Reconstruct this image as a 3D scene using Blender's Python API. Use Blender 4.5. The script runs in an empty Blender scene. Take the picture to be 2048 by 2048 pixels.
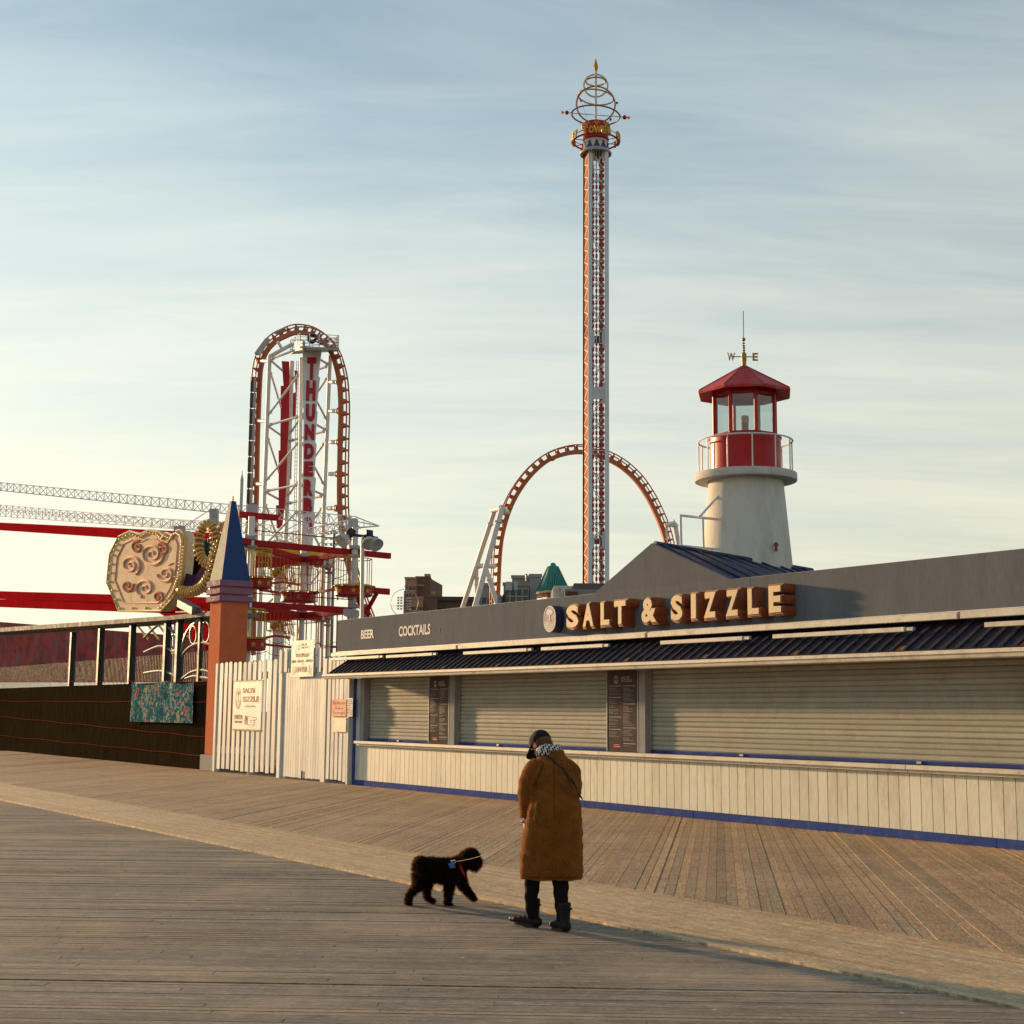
import bpy, bmesh, math, random
from mathutils import Vector, Matrix
from math import sin, cos, tan, radians, pi, atan2, sqrt, hypot
random.seed(7)
scene = bpy.context.scene
col = scene.collection

# ---------------------------------------------------------------- camera
FPX, PITCH, ROLL, CAMH = 2844.0, radians(8.04), radians(-0.478), 1.8
def cam_dir(x, y, z):          # camera x right, y down, z forward -> world
    c, s = cos(ROLL), sin(ROLL)
    x, y = c*x - s*y, s*x + c*y
    c, s = cos(PITCH), sin(PITCH)
    return Vector((x, y*s + z*c, -y*c + z*s))
cam = bpy.data.cameras.new('camera'); camo = bpy.data.objects.new('camera', cam); col.objects.link(camo)
cam.sensor_fit = 'HORIZONTAL'; cam.sensor_width = 36.0; cam.lens = FPX/2048*36.0
cam.clip_start = 0.1; cam.clip_end = 6000
R_, U_, B_ = cam_dir(1, 0, 0), cam_dir(0, -1, 0), -cam_dir(0, 0, 1)
camo.matrix_world = Matrix(((R_.x, U_.x, B_.x, 0), (R_.y, U_.y, B_.y, 0), (R_.z, U_.z, B_.z, CAMH), (0, 0, 0, 1)))
scene.camera = camo
scene.render.resolution_x = scene.render.resolution_y = 1024

# ---------------------------------------------------------------- light
SUN_AZ, SUN_EL = radians(-45.5), radians(8.5)       # heading measured from +Y towards +X
w = bpy.data.worlds.new('World'); scene.world = w; w.use_nodes = True
nt = w.node_tree; nt.nodes.clear()
def N(t, tree=None, **kw):
    n = (tree or nt).nodes.new(t)
    for k, v in kw.items(): setattr(n, k, v)
    return n
out = N('ShaderNodeOutputWorld'); bg = N('ShaderNodeBackground'); sky = N('ShaderNodeTexSky')
sky.sky_type = 'NISHITA'; sky.sun_disc = False
sky.sun_elevation = SUN_EL; sky.sun_rotation = SUN_AZ
sky.air_density = 1.0; sky.dust_density = 1.2; sky.ozone_density = 3.0; sky.altitude = 5
# thin high cloud: stretched noise on the sky direction, veil everywhere, streaks on top
tc = N('ShaderNodeTexCoord'); sep = N('ShaderNodeSeparateXYZ')
nt.links.new(tc.outputs['Generated'], sep.inputs[0])
zz = N('ShaderNodeMath', operation='ADD'); zz.inputs[1].default_value = 0.16
nt.links.new(sep.outputs['Z'], zz.inputs[0])
dx = N('ShaderNodeMath', operation='DIVIDE'); dy = N('ShaderNodeMath', operation='DIVIDE')
nt.links.new(sep.outputs['X'], dx.inputs[0]); nt.links.new(zz.outputs[0], dx.inputs[1])
nt.links.new(sep.outputs['Y'], dy.inputs[0]); nt.links.new(zz.outputs[0], dy.inputs[1])
cmb = N('ShaderNodeCombineXYZ'); nt.links.new(dx.outputs[0], cmb.inputs[0]); nt.links.new(dy.outputs[0], cmb.inputs[1])
mp = N('ShaderNodeMapping'); mp.inputs['Rotation'].default_value = (0, 0, radians(20)); mp.inputs['Scale'].default_value = (0.32, 1.0, 1)
nt.links.new(cmb.outputs[0], mp.inputs[0])
n1 = N('ShaderNodeTexNoise'); n1.inputs['Scale'].default_value = 1.25; n1.inputs['Detail'].default_value = 8; n1.inputs['Roughness'].default_value = 0.52; n1.inputs['Distortion'].default_value = 0.5
nt.links.new(mp.outputs[0], n1.inputs[0])
# the veil is thick air at the horizon and thins upwards; noise makes the soft cirrus bands
vz = N('ShaderNodeMapRange'); vz.inputs[1].default_value = 0.02; vz.inputs[2].default_value = 0.62; vz.inputs[3].default_value = 0.92; vz.inputs[4].default_value = 0.20
nt.links.new(sep.outputs['Z'], vz.inputs[0])
cz = N('ShaderNodeMapRange'); cz.inputs[1].default_value = 0.34; cz.inputs[2].default_value = 0.68; cz.inputs[3].default_value = -0.15; cz.inputs[4].default_value = 0.25
mp_b = N('ShaderNodeMapping'); mp_b.inputs['Rotation'].default_value = (0, 0, radians(-28)); mp_b.inputs['Scale'].default_value = (0.5, 2.4, 1); nt.links.new(cmb.outputs[0], mp_b.inputs[0])
n2 = N('ShaderNodeTexNoise'); n2.inputs['Scale'].default_value = 2.6; n2.inputs['Detail'].default_value = 9; n2.inputs['Roughness'].default_value = 0.6; n2.inputs['Distortion'].default_value = 0.9; nt.links.new(mp_b.outputs[0], n2.inputs[0])
nm = N('ShaderNodeMath', operation='MULTIPLY_ADD'); nm.inputs[1].default_value = 0.42; nt.links.new(n2.outputs['Fac'], nm.inputs[0])
nh = N('ShaderNodeMath', operation='MULTIPLY_ADD'); nh.inputs[1].default_value = 0.75; nh.inputs[2].default_value = -0.085; nt.links.new(n1.outputs['Fac'], nh.inputs[0]); nt.links.new(nh.outputs[0], nm.inputs[2])
nt.links.new(nm.outputs[0], cz.inputs[0])
va = N('ShaderNodeMath', operation='ADD'); va.use_clamp = True; nt.links.new(vz.outputs[0], va.inputs[0]); nt.links.new(cz.outputs[0], va.inputs[1])
vc = N('ShaderNodeMix', data_type='RGBA'); vc.inputs['A'].default_value = (6.5, 6.0, 4.5, 1); vc.inputs['B'].default_value = (5.3, 5.75, 5.4, 1)
vf = N('ShaderNodeMapRange'); vf.inputs[1].default_value = 0.0; vf.inputs[2].default_value = 0.40; nt.links.new(sep.outputs['Z'], vf.inputs[0]); nt.links.new(vf.outputs[0], vc.inputs['Factor'])
# thin cloud scatters forward, so the veil is brighter towards the sun
sv_ = (sin(SUN_AZ)*cos(SUN_EL), cos(SUN_AZ)*cos(SUN_EL), sin(SUN_EL))
dt = N('ShaderNodeVectorMath', operation='DOT_PRODUCT'); dt.inputs[1].default_value = sv_; nt.links.new(tc.outputs['Generated'], dt.inputs[0])
fs = N('ShaderNodeMapRange'); fs.interpolation_type = 'SMOOTHSTEP'; fs.inputs[1].default_value = 0.35; fs.inputs[2].default_value = 1.0; fs.inputs[3].default_value = 0.92; fs.inputs[4].default_value = 1.14; nt.links.new(dt.outputs['Value'], fs.inputs[0])
vs_ = N('ShaderNodeVectorMath', operation='SCALE'); nt.links.new(vc.outputs['Result'], vs_.inputs[0]); nt.links.new(fs.outputs[0], vs_.inputs['Scale'])
mixc = N('ShaderNodeMix', data_type='RGBA'); nt.links.new(vs_.outputs[0], mixc.inputs['B'])
nt.links.new(va.outputs[0], mixc.inputs['Factor']); tint = N('ShaderNodeVectorMath', operation='MULTIPLY'); tint.inputs[1].default_value = (0.90, 1.06, 0.98); nt.links.new(sky.outputs[0], tint.inputs[0])
nt.links.new(tint.outputs[0], mixc.inputs['A'])
nt.links.new(mixc.outputs['Result'], bg.inputs['Color']); bg.inputs['Strength'].default_value = 0.1
nt.links.new(bg.outputs[0], out.inputs['Surface'])
sl = bpy.data.lights.new('sun', 'SUN'); sl.energy = 5.0; sl.angle = radians(2.2); sl.color = (1.0, 0.62, 0.30)
so = bpy.data.objects.new('sun', sl); col.objects.link(so)
sd = Vector((sin(SUN_AZ)*cos(SUN_EL), cos(SUN_AZ)*cos(SUN_EL), sin(SUN_EL)))
so.rotation_euler = (-sd).to_track_quat('-Z', 'Y').to_euler()
scene.view_settings.view_transform = 'Standard'; scene.view_settings.look = 'None'
scene.view_settings.exposure = 0.60; scene.view_settings.gamma = 1.0

# ---------------------------------------------------------------- where things are
A = radians(34.16)                       # the row of stands runs 34 degrees left of the view
NV, EV = Vector((cos(A), sin(A), 0)), Vector((sin(A), -cos(A), 0))   # into the stand / along its front to the right
O = Vector((-3.692, 35.660, 0)); D = 16.968; RZ = atan2(EV.y, EV.x)
C0 = Vector((0, 0, CAMH))
def ray(u, v): return cam_dir(u-1024, v-1024, FPX)
def at(u, v, Y): r = ray(u, v); return C0 + r*(Y/r.y)
def gnd(u, v): r = ray(u, v); return C0 + r*(-CAMH/r.z)
def F(s, y, z): return O + EV*s + NV*y + Vector((0, 0, z))
def fl(u, v, y=0.0):
    r = ray(u, v); q = C0 + r*((D+y-C0.dot(NV))/r.dot(NV)); return ((q-O).dot(EV), q.z)
def fp(u, v, y): s_, z_ = fl(u, v, y); return F(s_, y, z_)
def sof(u, y=0.0, v=1400): return fl(u, v, y)[0]

# ---------------------------------------------------------------- materials
MATS = {}
def M(name, c, rough=0.6, metal=0.0, var=0.16, scale=3.0, bump=0.15, bscale=40.0, stretch=(1, 1, 1), dirt=None, dirt_amt=0.0, rnd=0.06, sheen=0.0, spec=0.25, fine=0.5):
    if name in MATS: return MATS[name]
    m = bpy.data.materials.new(name); m.use_nodes = True; t = m.node_tree; L = t.links.new
    b = t.nodes['Principled BSDF']
    b.inputs['Roughness'].default_value = rough; b.inputs['Metallic'].default_value = metal
    b.inputs['Specular IOR Level'].default_value = spec
    if sheen: b.inputs['Sheen Weight'].default_value = sheen; b.inputs['Sheen Roughness'].default_value = 0.4; b.inputs['Sheen Tint'].default_value = tuple(min(1, x*3+.1) for x in c)+(1,)
    g = N('ShaderNodeNewGeometry', t); mpn = N('ShaderNodeMapping', t); mpn.inputs['Scale'].default_value = stretch
    oi = N('ShaderNodeObjectInfo', t)
    L(g.outputs['Position'], mpn.inputs[0])
    a = N('ShaderNodeTexNoise', t); a.inputs['Scale'].default_value = scale; a.inputs['Detail'].default_value = 8; a.inputs['Roughness'].default_value = 0.62
    L(mpn.outputs[0], a.inputs[0])
    f2 = N('ShaderNodeTexNoise', t); f2.inputs['Scale'].default_value = scale*14; f2.inputs['Detail'].default_value = 3
    L(mpn.outputs[0], f2.inputs[0])
    s1 = N('ShaderNodeMath', t, operation='MULTIPLY_ADD'); s1.inputs[1].default_value = fine; L(f2.outputs['Fac'], s1.inputs[0]); L(a.outputs['Fac'], s1.inputs[2])
    mr = N('ShaderNodeMapRange', t); mr.inputs[1].default_value = 0.32+fine*.4; mr.inputs[2].default_value = 0.68+fine*.6; mr.inputs[3].default_value = 1-var; mr.inputs[4].default_value = 1+var*.7
    L(s1.outputs[0], mr.inputs[0])
    rr = N('ShaderNodeMapRange', t); rr.inputs[3].default_value = 1-rnd; rr.inputs[4].default_value = 1+rnd; L(oi.outputs['Random'], rr.inputs[0])
    mu = N('ShaderNodeMath', t, operation='MULTIPLY'); L(mr.outputs[0], mu.inputs[0]); L(rr.outputs[0], mu.inputs[1])
    mx = N('ShaderNodeVectorMath', t, operation='SCALE'); mx.inputs[0].default_value = c; L(mu.outputs[0], mx.inputs['Scale'])
    res = mx.outputs[0]
    if dirt:
        d = N('ShaderNodeTexNoise', t); d.inputs['Scale'].default_value = scale*1.7; d.inputs['Detail'].default_value = 9; d.inputs['Roughness'].default_value = .7
        mp2 = N('ShaderNodeMapping', t); mp2.inputs['Location'].default_value = (13, 7, 3); mp2.inputs['Scale'].default_value = stretch
        L(g.outputs['Position'], mp2.inputs[0]); L(mp2.outputs[0], d.inputs[0])
        dr = N('ShaderNodeMapRange', t); dr.inputs[1].default_value = .56-.2*dirt_amt; dr.inputs[2].default_value = .74; dr.inputs[3].default_value = 0; dr.inputs[4].default_value = min(1, .5+dirt_amt*.5)
        L(d.outputs['Fac'], dr.inputs[0])
        dm = N('ShaderNodeMix', t, data_type='RGBA'); dm.inputs['B'].default_value = tuple(dirt)+(1,)
        L(dr.outputs[0], dm.inputs['Factor']); L(res, dm.inputs['A']); res = dm.outputs['Result']
    L(res, b.inputs['Base Color'])
    rv = N('ShaderNodeMapRange', t); rv.inputs[1].default_value = .3; rv.inputs[2].default_value = .7; rv.inputs[3].default_value = max(.05, rough-.12); rv.inputs[4].default_value = min(1, rough+.15)
    L(a.outputs['Fac'], rv.inputs[0]); L(rv.outputs[0], b.inputs['Roughness'])
    if bump:
        bn = N('ShaderNodeTexNoise', t); bn.inputs['Scale'].default_value = bscale; bn.inputs['Detail'].default_value = 5
        L(mpn.outputs[0], bn.inputs[0])
        bp = N('ShaderNodeBump', t); bp.inputs['Strength'].default_value = bump; bp.inputs['Distance'].default_value = 0.02
        L(bn.outputs['Fac'], bp.inputs['Height']); L(bp.outputs[0], b.inputs['Normal'])
    MATS[name] = m; return m
cream = M('cream_paint', (.62, .62, .53), .55, var=.12, scale=1.3, dirt=(.36, .29, .20), dirt_amt=.25, stretch=(1, 1, .35))
cream2 = M('cream_trim', (.66, .62, .52), .5, var=.14, scale=2, dirt=(.30, .22, .14), dirt_amt=.3)
whitep = M('white_paint', (.72, .71, .66), .5, var=.14, scale=2.2, dirt=(.42, .36, .28), dirt_amt=.3, stretch=(1, 1, .3))
picketm = M('picket_paint', (.60, .62, .59), .6, var=.16, scale=3, dirt=(.40, .34, .25), dirt_amt=.3, stretch=(1, 1, .2), rnd=.12)
whitesteel = M('white_steel', (.70, .68, .66), .42, var=.1, scale=1.2, dirt=(.45, .34, .26), dirt_amt=.15)
bluetrim = M('blue_trim', (.045, .075, .27), .85, spec=.03, var=.25, scale=3, dirt=(.12, .14, .27), dirt_amt=.3)
greyf = M('grey_fascia', (.150, .162, .182), .9, var=.16, scale=1.1, bump=.1, dirt=(.105, .112, .126), dirt_amt=.3, stretch=(1.6, 1.6, .35), spec=.03)
slatm = M('shutter_slat', (.37, .37, .315), .65, metal=.0, spec=.1, var=.14, scale=1.6, dirt=(.30, .24, .16), dirt_amt=.3, rnd=.1)
galv = M('galvanised', (.36, .37, .37), .5, metal=.3, var=.15, dirt=(.25, .17, .10), dirt_amt=.2)
roofblue = M('blue_metal_roof', (.030, .042, .105), .42, metal=.1, var=.35, scale=2, dirt=(.10, .065, .045), dirt_amt=.5)
roofblue2 = M('ridged_roof', (.022, .026, .048), .6, metal=.0, var=.45, scale=4, dirt=(.085, .048, .03), dirt_amt=.6, spec=.12)
rust = M('rust', (.22, .09, .035), .8, var=.4, scale=6)
redp = M('red_paint', (.42, .012, .014), .38, var=.14, scale=2, bump=.06, dirt=(.30, .05, .04), dirt_amt=.3)
redroof = M('red_roof_paint', (.46, .024, .028), .45, var=.2, scale=4, dirt=(.42, .16, .15), dirt_amt=.6)
redsteel = M('red_steel', (.42, .018, .018), .65, var=.18, scale=1.5, spec=.08, dirt=(.30, .06, .05), dirt_amt=.3)
orangesteel = M('orange_track', (.46, .13, .055), .5, var=.16, scale=1.0, dirt=(.38, .15, .10), dirt_amt=.4)
orangelit = M('orange_flange', (.56, .16, .03), .45)
stucco_w = M('white_stucco', (.62, .60, .54), .85, var=.1, scale=1.4, bump=.5, bscale=60, dirt=(.36, .31, .24), dirt_amt=.35, stretch=(1, 1, .25))
conc = M('concrete_white', (.52, .51, .46), .85, var=.12, scale=3, bump=.3, bscale=50, dirt=(.36, .33, .28), dirt_amt=.4)
concg = M('concrete_grey', (.24, .235, .23), .9, var=.2, scale=4, bump=.4)
stucco_o = M('orange_stucco', (.56, .145, .058), .92, spec=.05, var=.12, scale=3, bump=.6, bscale=55, dirt=(.40, .14, .09), dirt_amt=.4)
purple = M('purple_band', (.22, .12, .20), .8, var=.12, scale=4, bump=.4)
pyrblue = M('pyramid_blue', (.028, .062, .19), .8, var=.15, scale=5, bump=.4)
pyrcream = M('pyramid_cream', (.52, .50, .42), .85, var=.12, scale=5, bump=.4)
gold = M('gold_bulb', (.66, .42, .12), .4, var=.2, scale=6)
goldp = M('gold_paint', (.50, .33, .04), .4, metal=.2, var=.2)
yellowp = M('yellow_paint', (.60, .38, .03), .45, var=.15)
brass = M('brass', (.36, .22, .08), .45, metal=.5, var=.25, scale=10)
darkiron = M('dark_iron', (.035, .042, .05), .5, metal=.3, var=.25)
copper = M('letter_side', (.30, .085, .028), .5, var=.25, scale=5, dirt=(.17, .05, .03), dirt_amt=.5)
lface = M('letter_face', (.70, .52, .30), .5, var=.14, scale=6)
lshade = M('letter_return', (.20, .095, .055), .6, var=.2)
signw = M('sign_white', (.62, .61, .58), .5, var=.08, scale=5, dirt=(.48, .42, .36), dirt_amt=.3)
signb = M('sign_brown', (.16, .07, .045), .6)
signink = M('sign_ink', (.05, .045, .05), .6)
signred = M('sign_red', (.55, .05, .02), .5, var=.08)
menum = M('menu_panel', (.098, .080, .080), .9, spec=.02, var=.18, scale=4, dirt=(.16, .12, .09), dirt_amt=.3)
menut = M('menu_text', (.55, .50, .46), .6)
navy = M('badge_navy', (.03, .035, .10), .5, var=.15)
tealroof = M('teal_copper_roof', (.055, .25, .215), .55, var=.2, scale=2, dirt=(.10, .34, .29), dirt_amt=.4)
brick = M('far_brick', (.40, .215, .14), .85, var=.22, scale=.5, dirt=(.26, .15, .11), dirt_amt=.3)  # brick of the sunlit faces, sunlight put into the colour
greyblock = M('far_grey_render', (.26, .25, .245), .85, var=.12, scale=.4)
windm = M('window_glass', (.055, .075, .08), .15, var=.3, scale=.8, rnd=.35)
lampm = M('lamp_metal', (.50, .50, .47), .35, metal=.2)
black = M('matte_black', (.012, .011, .011), .7)
meshbrown = M('brown_mesh_cloth', (.026, .019, .010), .95, spec=.0, var=.4, scale=3, stretch=(2, 2, .5))

# ---------------------------------------------------------------- objects
RM = {}
def tag(o, label=None, cat=None, group=None, kind=None):
    if label: o['label'] = label
    if cat: o['category'] = cat
    if group: o['group'] = group
    if kind: o['kind'] = kind
    return o
def thing(name, label, cat, loc=(0, 0, 0), rz=0.0, group=None):
    o = bpy.data.objects.new(name, None); col.objects.link(o); o.empty_display_size = .2
    o.location = loc; o.rotation_euler = (0, 0, rz)
    RM[o] = (Matrix.Translation(Vector(loc)) @ Matrix.Rotation(rz, 4, 'Z'))
    return tag(o, label, cat, group)
def fthing(name, label, cat, s, y=0.0, z=0.0, group=None): return thing(name, label, cat, F(s, y, z), RZ, group)
def wmat(o):
    m = Matrix.Identity(4)
    while o is not None:
        lm = RM[o] if o in RM else Matrix.Translation(o.location) @ o.rotation_euler.to_matrix().to_4x4()
        m = lm @ m; o = o.parent
    return m
class MB:
    def __init__(s): s.v, s.f = [], []
    def add(s, vs, fs):
        k = len(s.v); s.v += [Vector(q) for q in vs]; s.f += [tuple(i+k for i in f) for f in fs]; return s
    def hexa(s, p):            # 8 corners: bottom ring 0-3, top ring 4-7
        return s.add(p, [(3, 2, 1, 0), (4, 5, 6, 7), (0, 1, 5, 4), (1, 2, 6, 5), (2, 3, 7, 6), (3, 0, 4, 7)])
    def box(s, x0, x1, y0, y1, z0, z1):
        return s.hexa([(x0, y0, z0), (x1, y0, z0), (x1, y1, z0), (x0, y1, z0), (x0, y0, z1), (x1, y0, z1), (x1, y1, z1), (x0, y1, z1)])
    def fbox(s, s0, s1, y0, y1, z0, z1):
        return s.hexa([F(s0, y0, z0), F(s1, y0, z0), F(s1, y1, z0), F(s0, y1, z0), F(s0, y0, z1), F(s1, y0, z1), F(s1, y1, z1), F(s0, y1, z1)])
    def beam(s, p, q, w, h=None, up=Vector((0, 0, 1))):
        p, q = Vector(p), Vector(q); h = h or w; d = (q-p).normalized()
        if abs(d.dot(up)) > .99: up = Vector((1, 0, 0))
        a = d.cross(up).normalized()*(w/2); b = a.cross(d).normalized()*(h/2)
        return s.hexa([p-a-b, p+a-b, p+a+b, p-a+b, q-a-b, q+a-b, q+a+b, q-a+b])
    def path(s, pts, r, seg=8, closed=False, cap=True, flat=None):
        pts = [Vector(p) for p in pts]; n = len(pts); k = len(s.v); rs = r if isinstance(r, (list, tuple)) else [r]*n
        t0 = (pts[1]-pts[0]).normalized(); up = Vector((0, 0, 1)) if abs(t0.z) < .9 else Vector((0, 1, 0))
        a = t0.cross(up).normalized()
        for i in range(n):
            if closed: t = (pts[(i+1) % n]-pts[i-1]).normalized()
            else: t = (pts[min(i+1, n-1)]-pts[max(i-1, 0)]).normalized()
            a = (a - t*a.dot(t)).normalized(); b = t.cross(a)
            for j in range(seg):
                an = 2*pi*j/seg; s.v.append(pts[i] + (a*cos(an) + b*sin(an))*rs[i])
        for i in range(n if closed else n-1):
            for j in range(seg):
                j2 = (j+1) % seg; i2 = (i+1) % n
                s.f.append((k+i*seg+j, k+i*seg+j2, k+i2*seg+j2, k+i2*seg+j))
        if cap and not closed:
            s.f.append(tuple(k+j for j in reversed(range(seg)))); s.f.append(tuple(k+(n-1)*seg+j for j in range(seg)))
        return s
    def tube(s, p, q, r, seg=8): return s.path([p, q], r, seg)
    def lathe(s, c, prof, seg=32, cap=True, ph=0.0):      # prof: (radius, z)
        c = Vector(c); k = len(s.v); n = len(prof)
        for r, z in prof:
            for j in range(seg): an = 2*pi*j/seg+ph; s.v.append(c+Vector((r*cos(an), r*sin(an), z)))
        for i in range(n-1):
            for j in range(seg):
                j2 = (j+1) % seg; s.f.append((k+i*seg+j, k+i*seg+j2, k+(i+1)*seg+j2, k+(i+1)*seg+j))
        if cap:
            s.f.append(tuple(k+j for j in reversed(range(seg)))); s.f.append(tuple(k+(n-1)*seg+j for j in range(seg)))
        return s
    def sphere(s, c, r, seg=12, rings=8, sc=(1, 1, 1)):
        c = Vector(c); prof = [(max(1e-4, sin(pi*i/rings))*r, -cos(pi*i/rings)*r) for i in range(rings+1)]
        k = len(s.v); s.lathe((0, 0, 0), prof, seg, False)
        for i in range(k, len(s.v)): q = s.v[i]; s.v[i] = c+Vector((q.x*sc[0], q.y*sc[1], q.z*sc[2]))
        return s
    def prism(s, poly, ex):       # poly: 3-D points in order, extruded by vector ex
        poly = [Vector(p) for p in poly]; ex = Vector(ex); n = len(poly); k = len(s.v)
        s.v += poly + [p+ex for p in poly]
        s.f.append(tuple(k+i for i in range(n))); s.f.append(tuple(k+n+i for i in reversed(range(n))))
        for i in range(n): j = (i+1) % n; s.f.append((k+j, k+i, k+n+i, k+n+j))
        return s
    def ring(s, c, r, tube, ax1, ax2, n=40, seg=6):
        c, ax1, ax2 = Vector(c), Vector(ax1), Vector(ax2)
        return s.path([c+ax1*r*cos(2*pi*i/n)+ax2*r*sin(2*pi*i/n) for i in range(n)], tube, seg, True)
    def loft(s, rings, cap=True):
        k = len(s.v); n = len(rings[0])
        for r in rings: s.v += [Vector(p) for p in r]
        for i in range(len(rings)-1):
            for j in range(n): j2 = (j+1) % n; s.f.append((k+i*n+j, k+i*n+j2, k+(i+1)*n+j2, k+(i+1)*n+j))
        if cap: s.f.append(tuple(k+j for j in reversed(range(n)))); s.f.append(tuple(k+(len(rings)-1)*n+j for j in range(n)))
        return s
    def mesh(s, name, mat, inv=None, smooth=False, bevel=0.0):
        me = bpy.data.meshes.new(name); vs = [inv @ q for q in s.v] if inv else s.v
        me.from_pydata([tuple(q) for q in vs], [], s.f)
        bm = bmesh.new(); bm.from_mesh(me); bmesh.ops.recalc_face_normals(bm, faces=bm.faces)
        if bevel: bmesh.ops.bevel(bm, geom=list(bm.edges), offset=bevel, segments=1, affect='EDGES', clamp_overlap=True)
        bm.to_mesh(me); bm.free()
        if mat: me.materials.append(mat)
        if smooth:
            for p in me.polygons: p.use_smooth = len(p.vertices) <= 4
            me.set_sharp_from_angle(angle=radians(38))
        return me
    def build(s, name, mat, parent=None, smooth=False, bevel=0.0, local=False):
        inv = wmat(parent).inverted() if (parent and not local) else None
        return put(s.mesh(name, mat, inv, smooth, bevel), name, parent)
def put(me, name, parent=None, loc=(0, 0, 0), rz=0.0):
    o = bpy.data.objects.new(name, me); col.objects.link(o); o.parent = parent; o.location = loc; o.rotation_euler = (0, 0, rz); return o
def empty_part(name, parent, loc=(0, 0, 0)):
    o = bpy.data.objects.new(name, None); col.objects.link(o); o.parent = parent; o.location = loc; o.empty_display_size = .1; return o
def copy_tree(o, parent=None):
    c = o.copy(); col.objects.link(c); c.parent = parent
    if o in RM: RM[c] = RM[o]
    for ch in list(o.children): copy_tree(ch, c)
    return c
WS = bpy.data.scenes.new('workshop')       # empty scratch scene, so evaluating one shape stays quick
def evald(o):
    WS.view_layers[0].update(); dg = WS.view_layers[0].depsgraph
    return bpy.data.meshes.new_from_object(o.evaluated_get(dg))
def text_mesh(txt, W, H, depth=.01, offset=0.0, name='lettering', res=3, spacing=1.0):
    cu = bpy.data.curves.new('t', 'FONT'); cu.body = txt; cu.size = 1; cu.extrude = .1; cu.offset = offset; cu.resolution_u = res; cu.space_character = spacing; cu.align_x = 'CENTER'
    o = bpy.data.objects.new('t', cu); WS.collection.objects.link(o); me = evald(o); bpy.data.objects.remove(o); bpy.data.curves.remove(cu)
    xs = [q.co.x for q in me.vertices]; ys = [q.co.y for q in me.vertices]; x0, x1, y0, y1 = min(xs), max(xs), min(ys), max(ys)
    for q in me.vertices:
        x, y, z = q.co; q.co = ((x-x0)/(x1-x0)*W - W/2, -(z/.2+.5)*depth if depth else 0, (y-y0)/(y1-y0)*H - H/2)
    me.name = name; me.materials.clear(); return me
def text(txt, parent, cx, y, cz, W, H, mat, depth=.006, offset=0.0, name='lettering', spacing=1.0):
    me = text_mesh(txt, W, H, depth, offset, name, spacing=spacing); me.materials.append(mat)
    return put(me, name, parent, (cx, y, cz))
def remesh(mb, voxel, smooth_it=2, sf=.5):
    me = mb.mesh('tmp', None); o = bpy.data.objects.new('tmp', me); WS.collection.objects.link(o)
    m = o.modifiers.new('r', 'REMESH'); m.mode = 'VOXEL'; m.voxel_size = voxel; m.use_smooth_shade = True
    if smooth_it: q = o.modifiers.new('s', 'SMOOTH'); q.iterations = smooth_it; q.factor = sf
    r = evald(o); bpy.data.objects.remove(o); bpy.data.meshes.remove(me)
    for p in r.polygons: p.use_smooth = True
    return r

# ================================================================ ground and boardwalk
def ground_mat():
    return M('sandy_ground', (.20, .165, .125), .95, var=.3, scale=.6, bump=.4, bscale=8)
tag(MB().box(-3000, 3000, -3000, 3000, -1.0, -.11).build('ground', ground_mat()), kind='structure')

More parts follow.
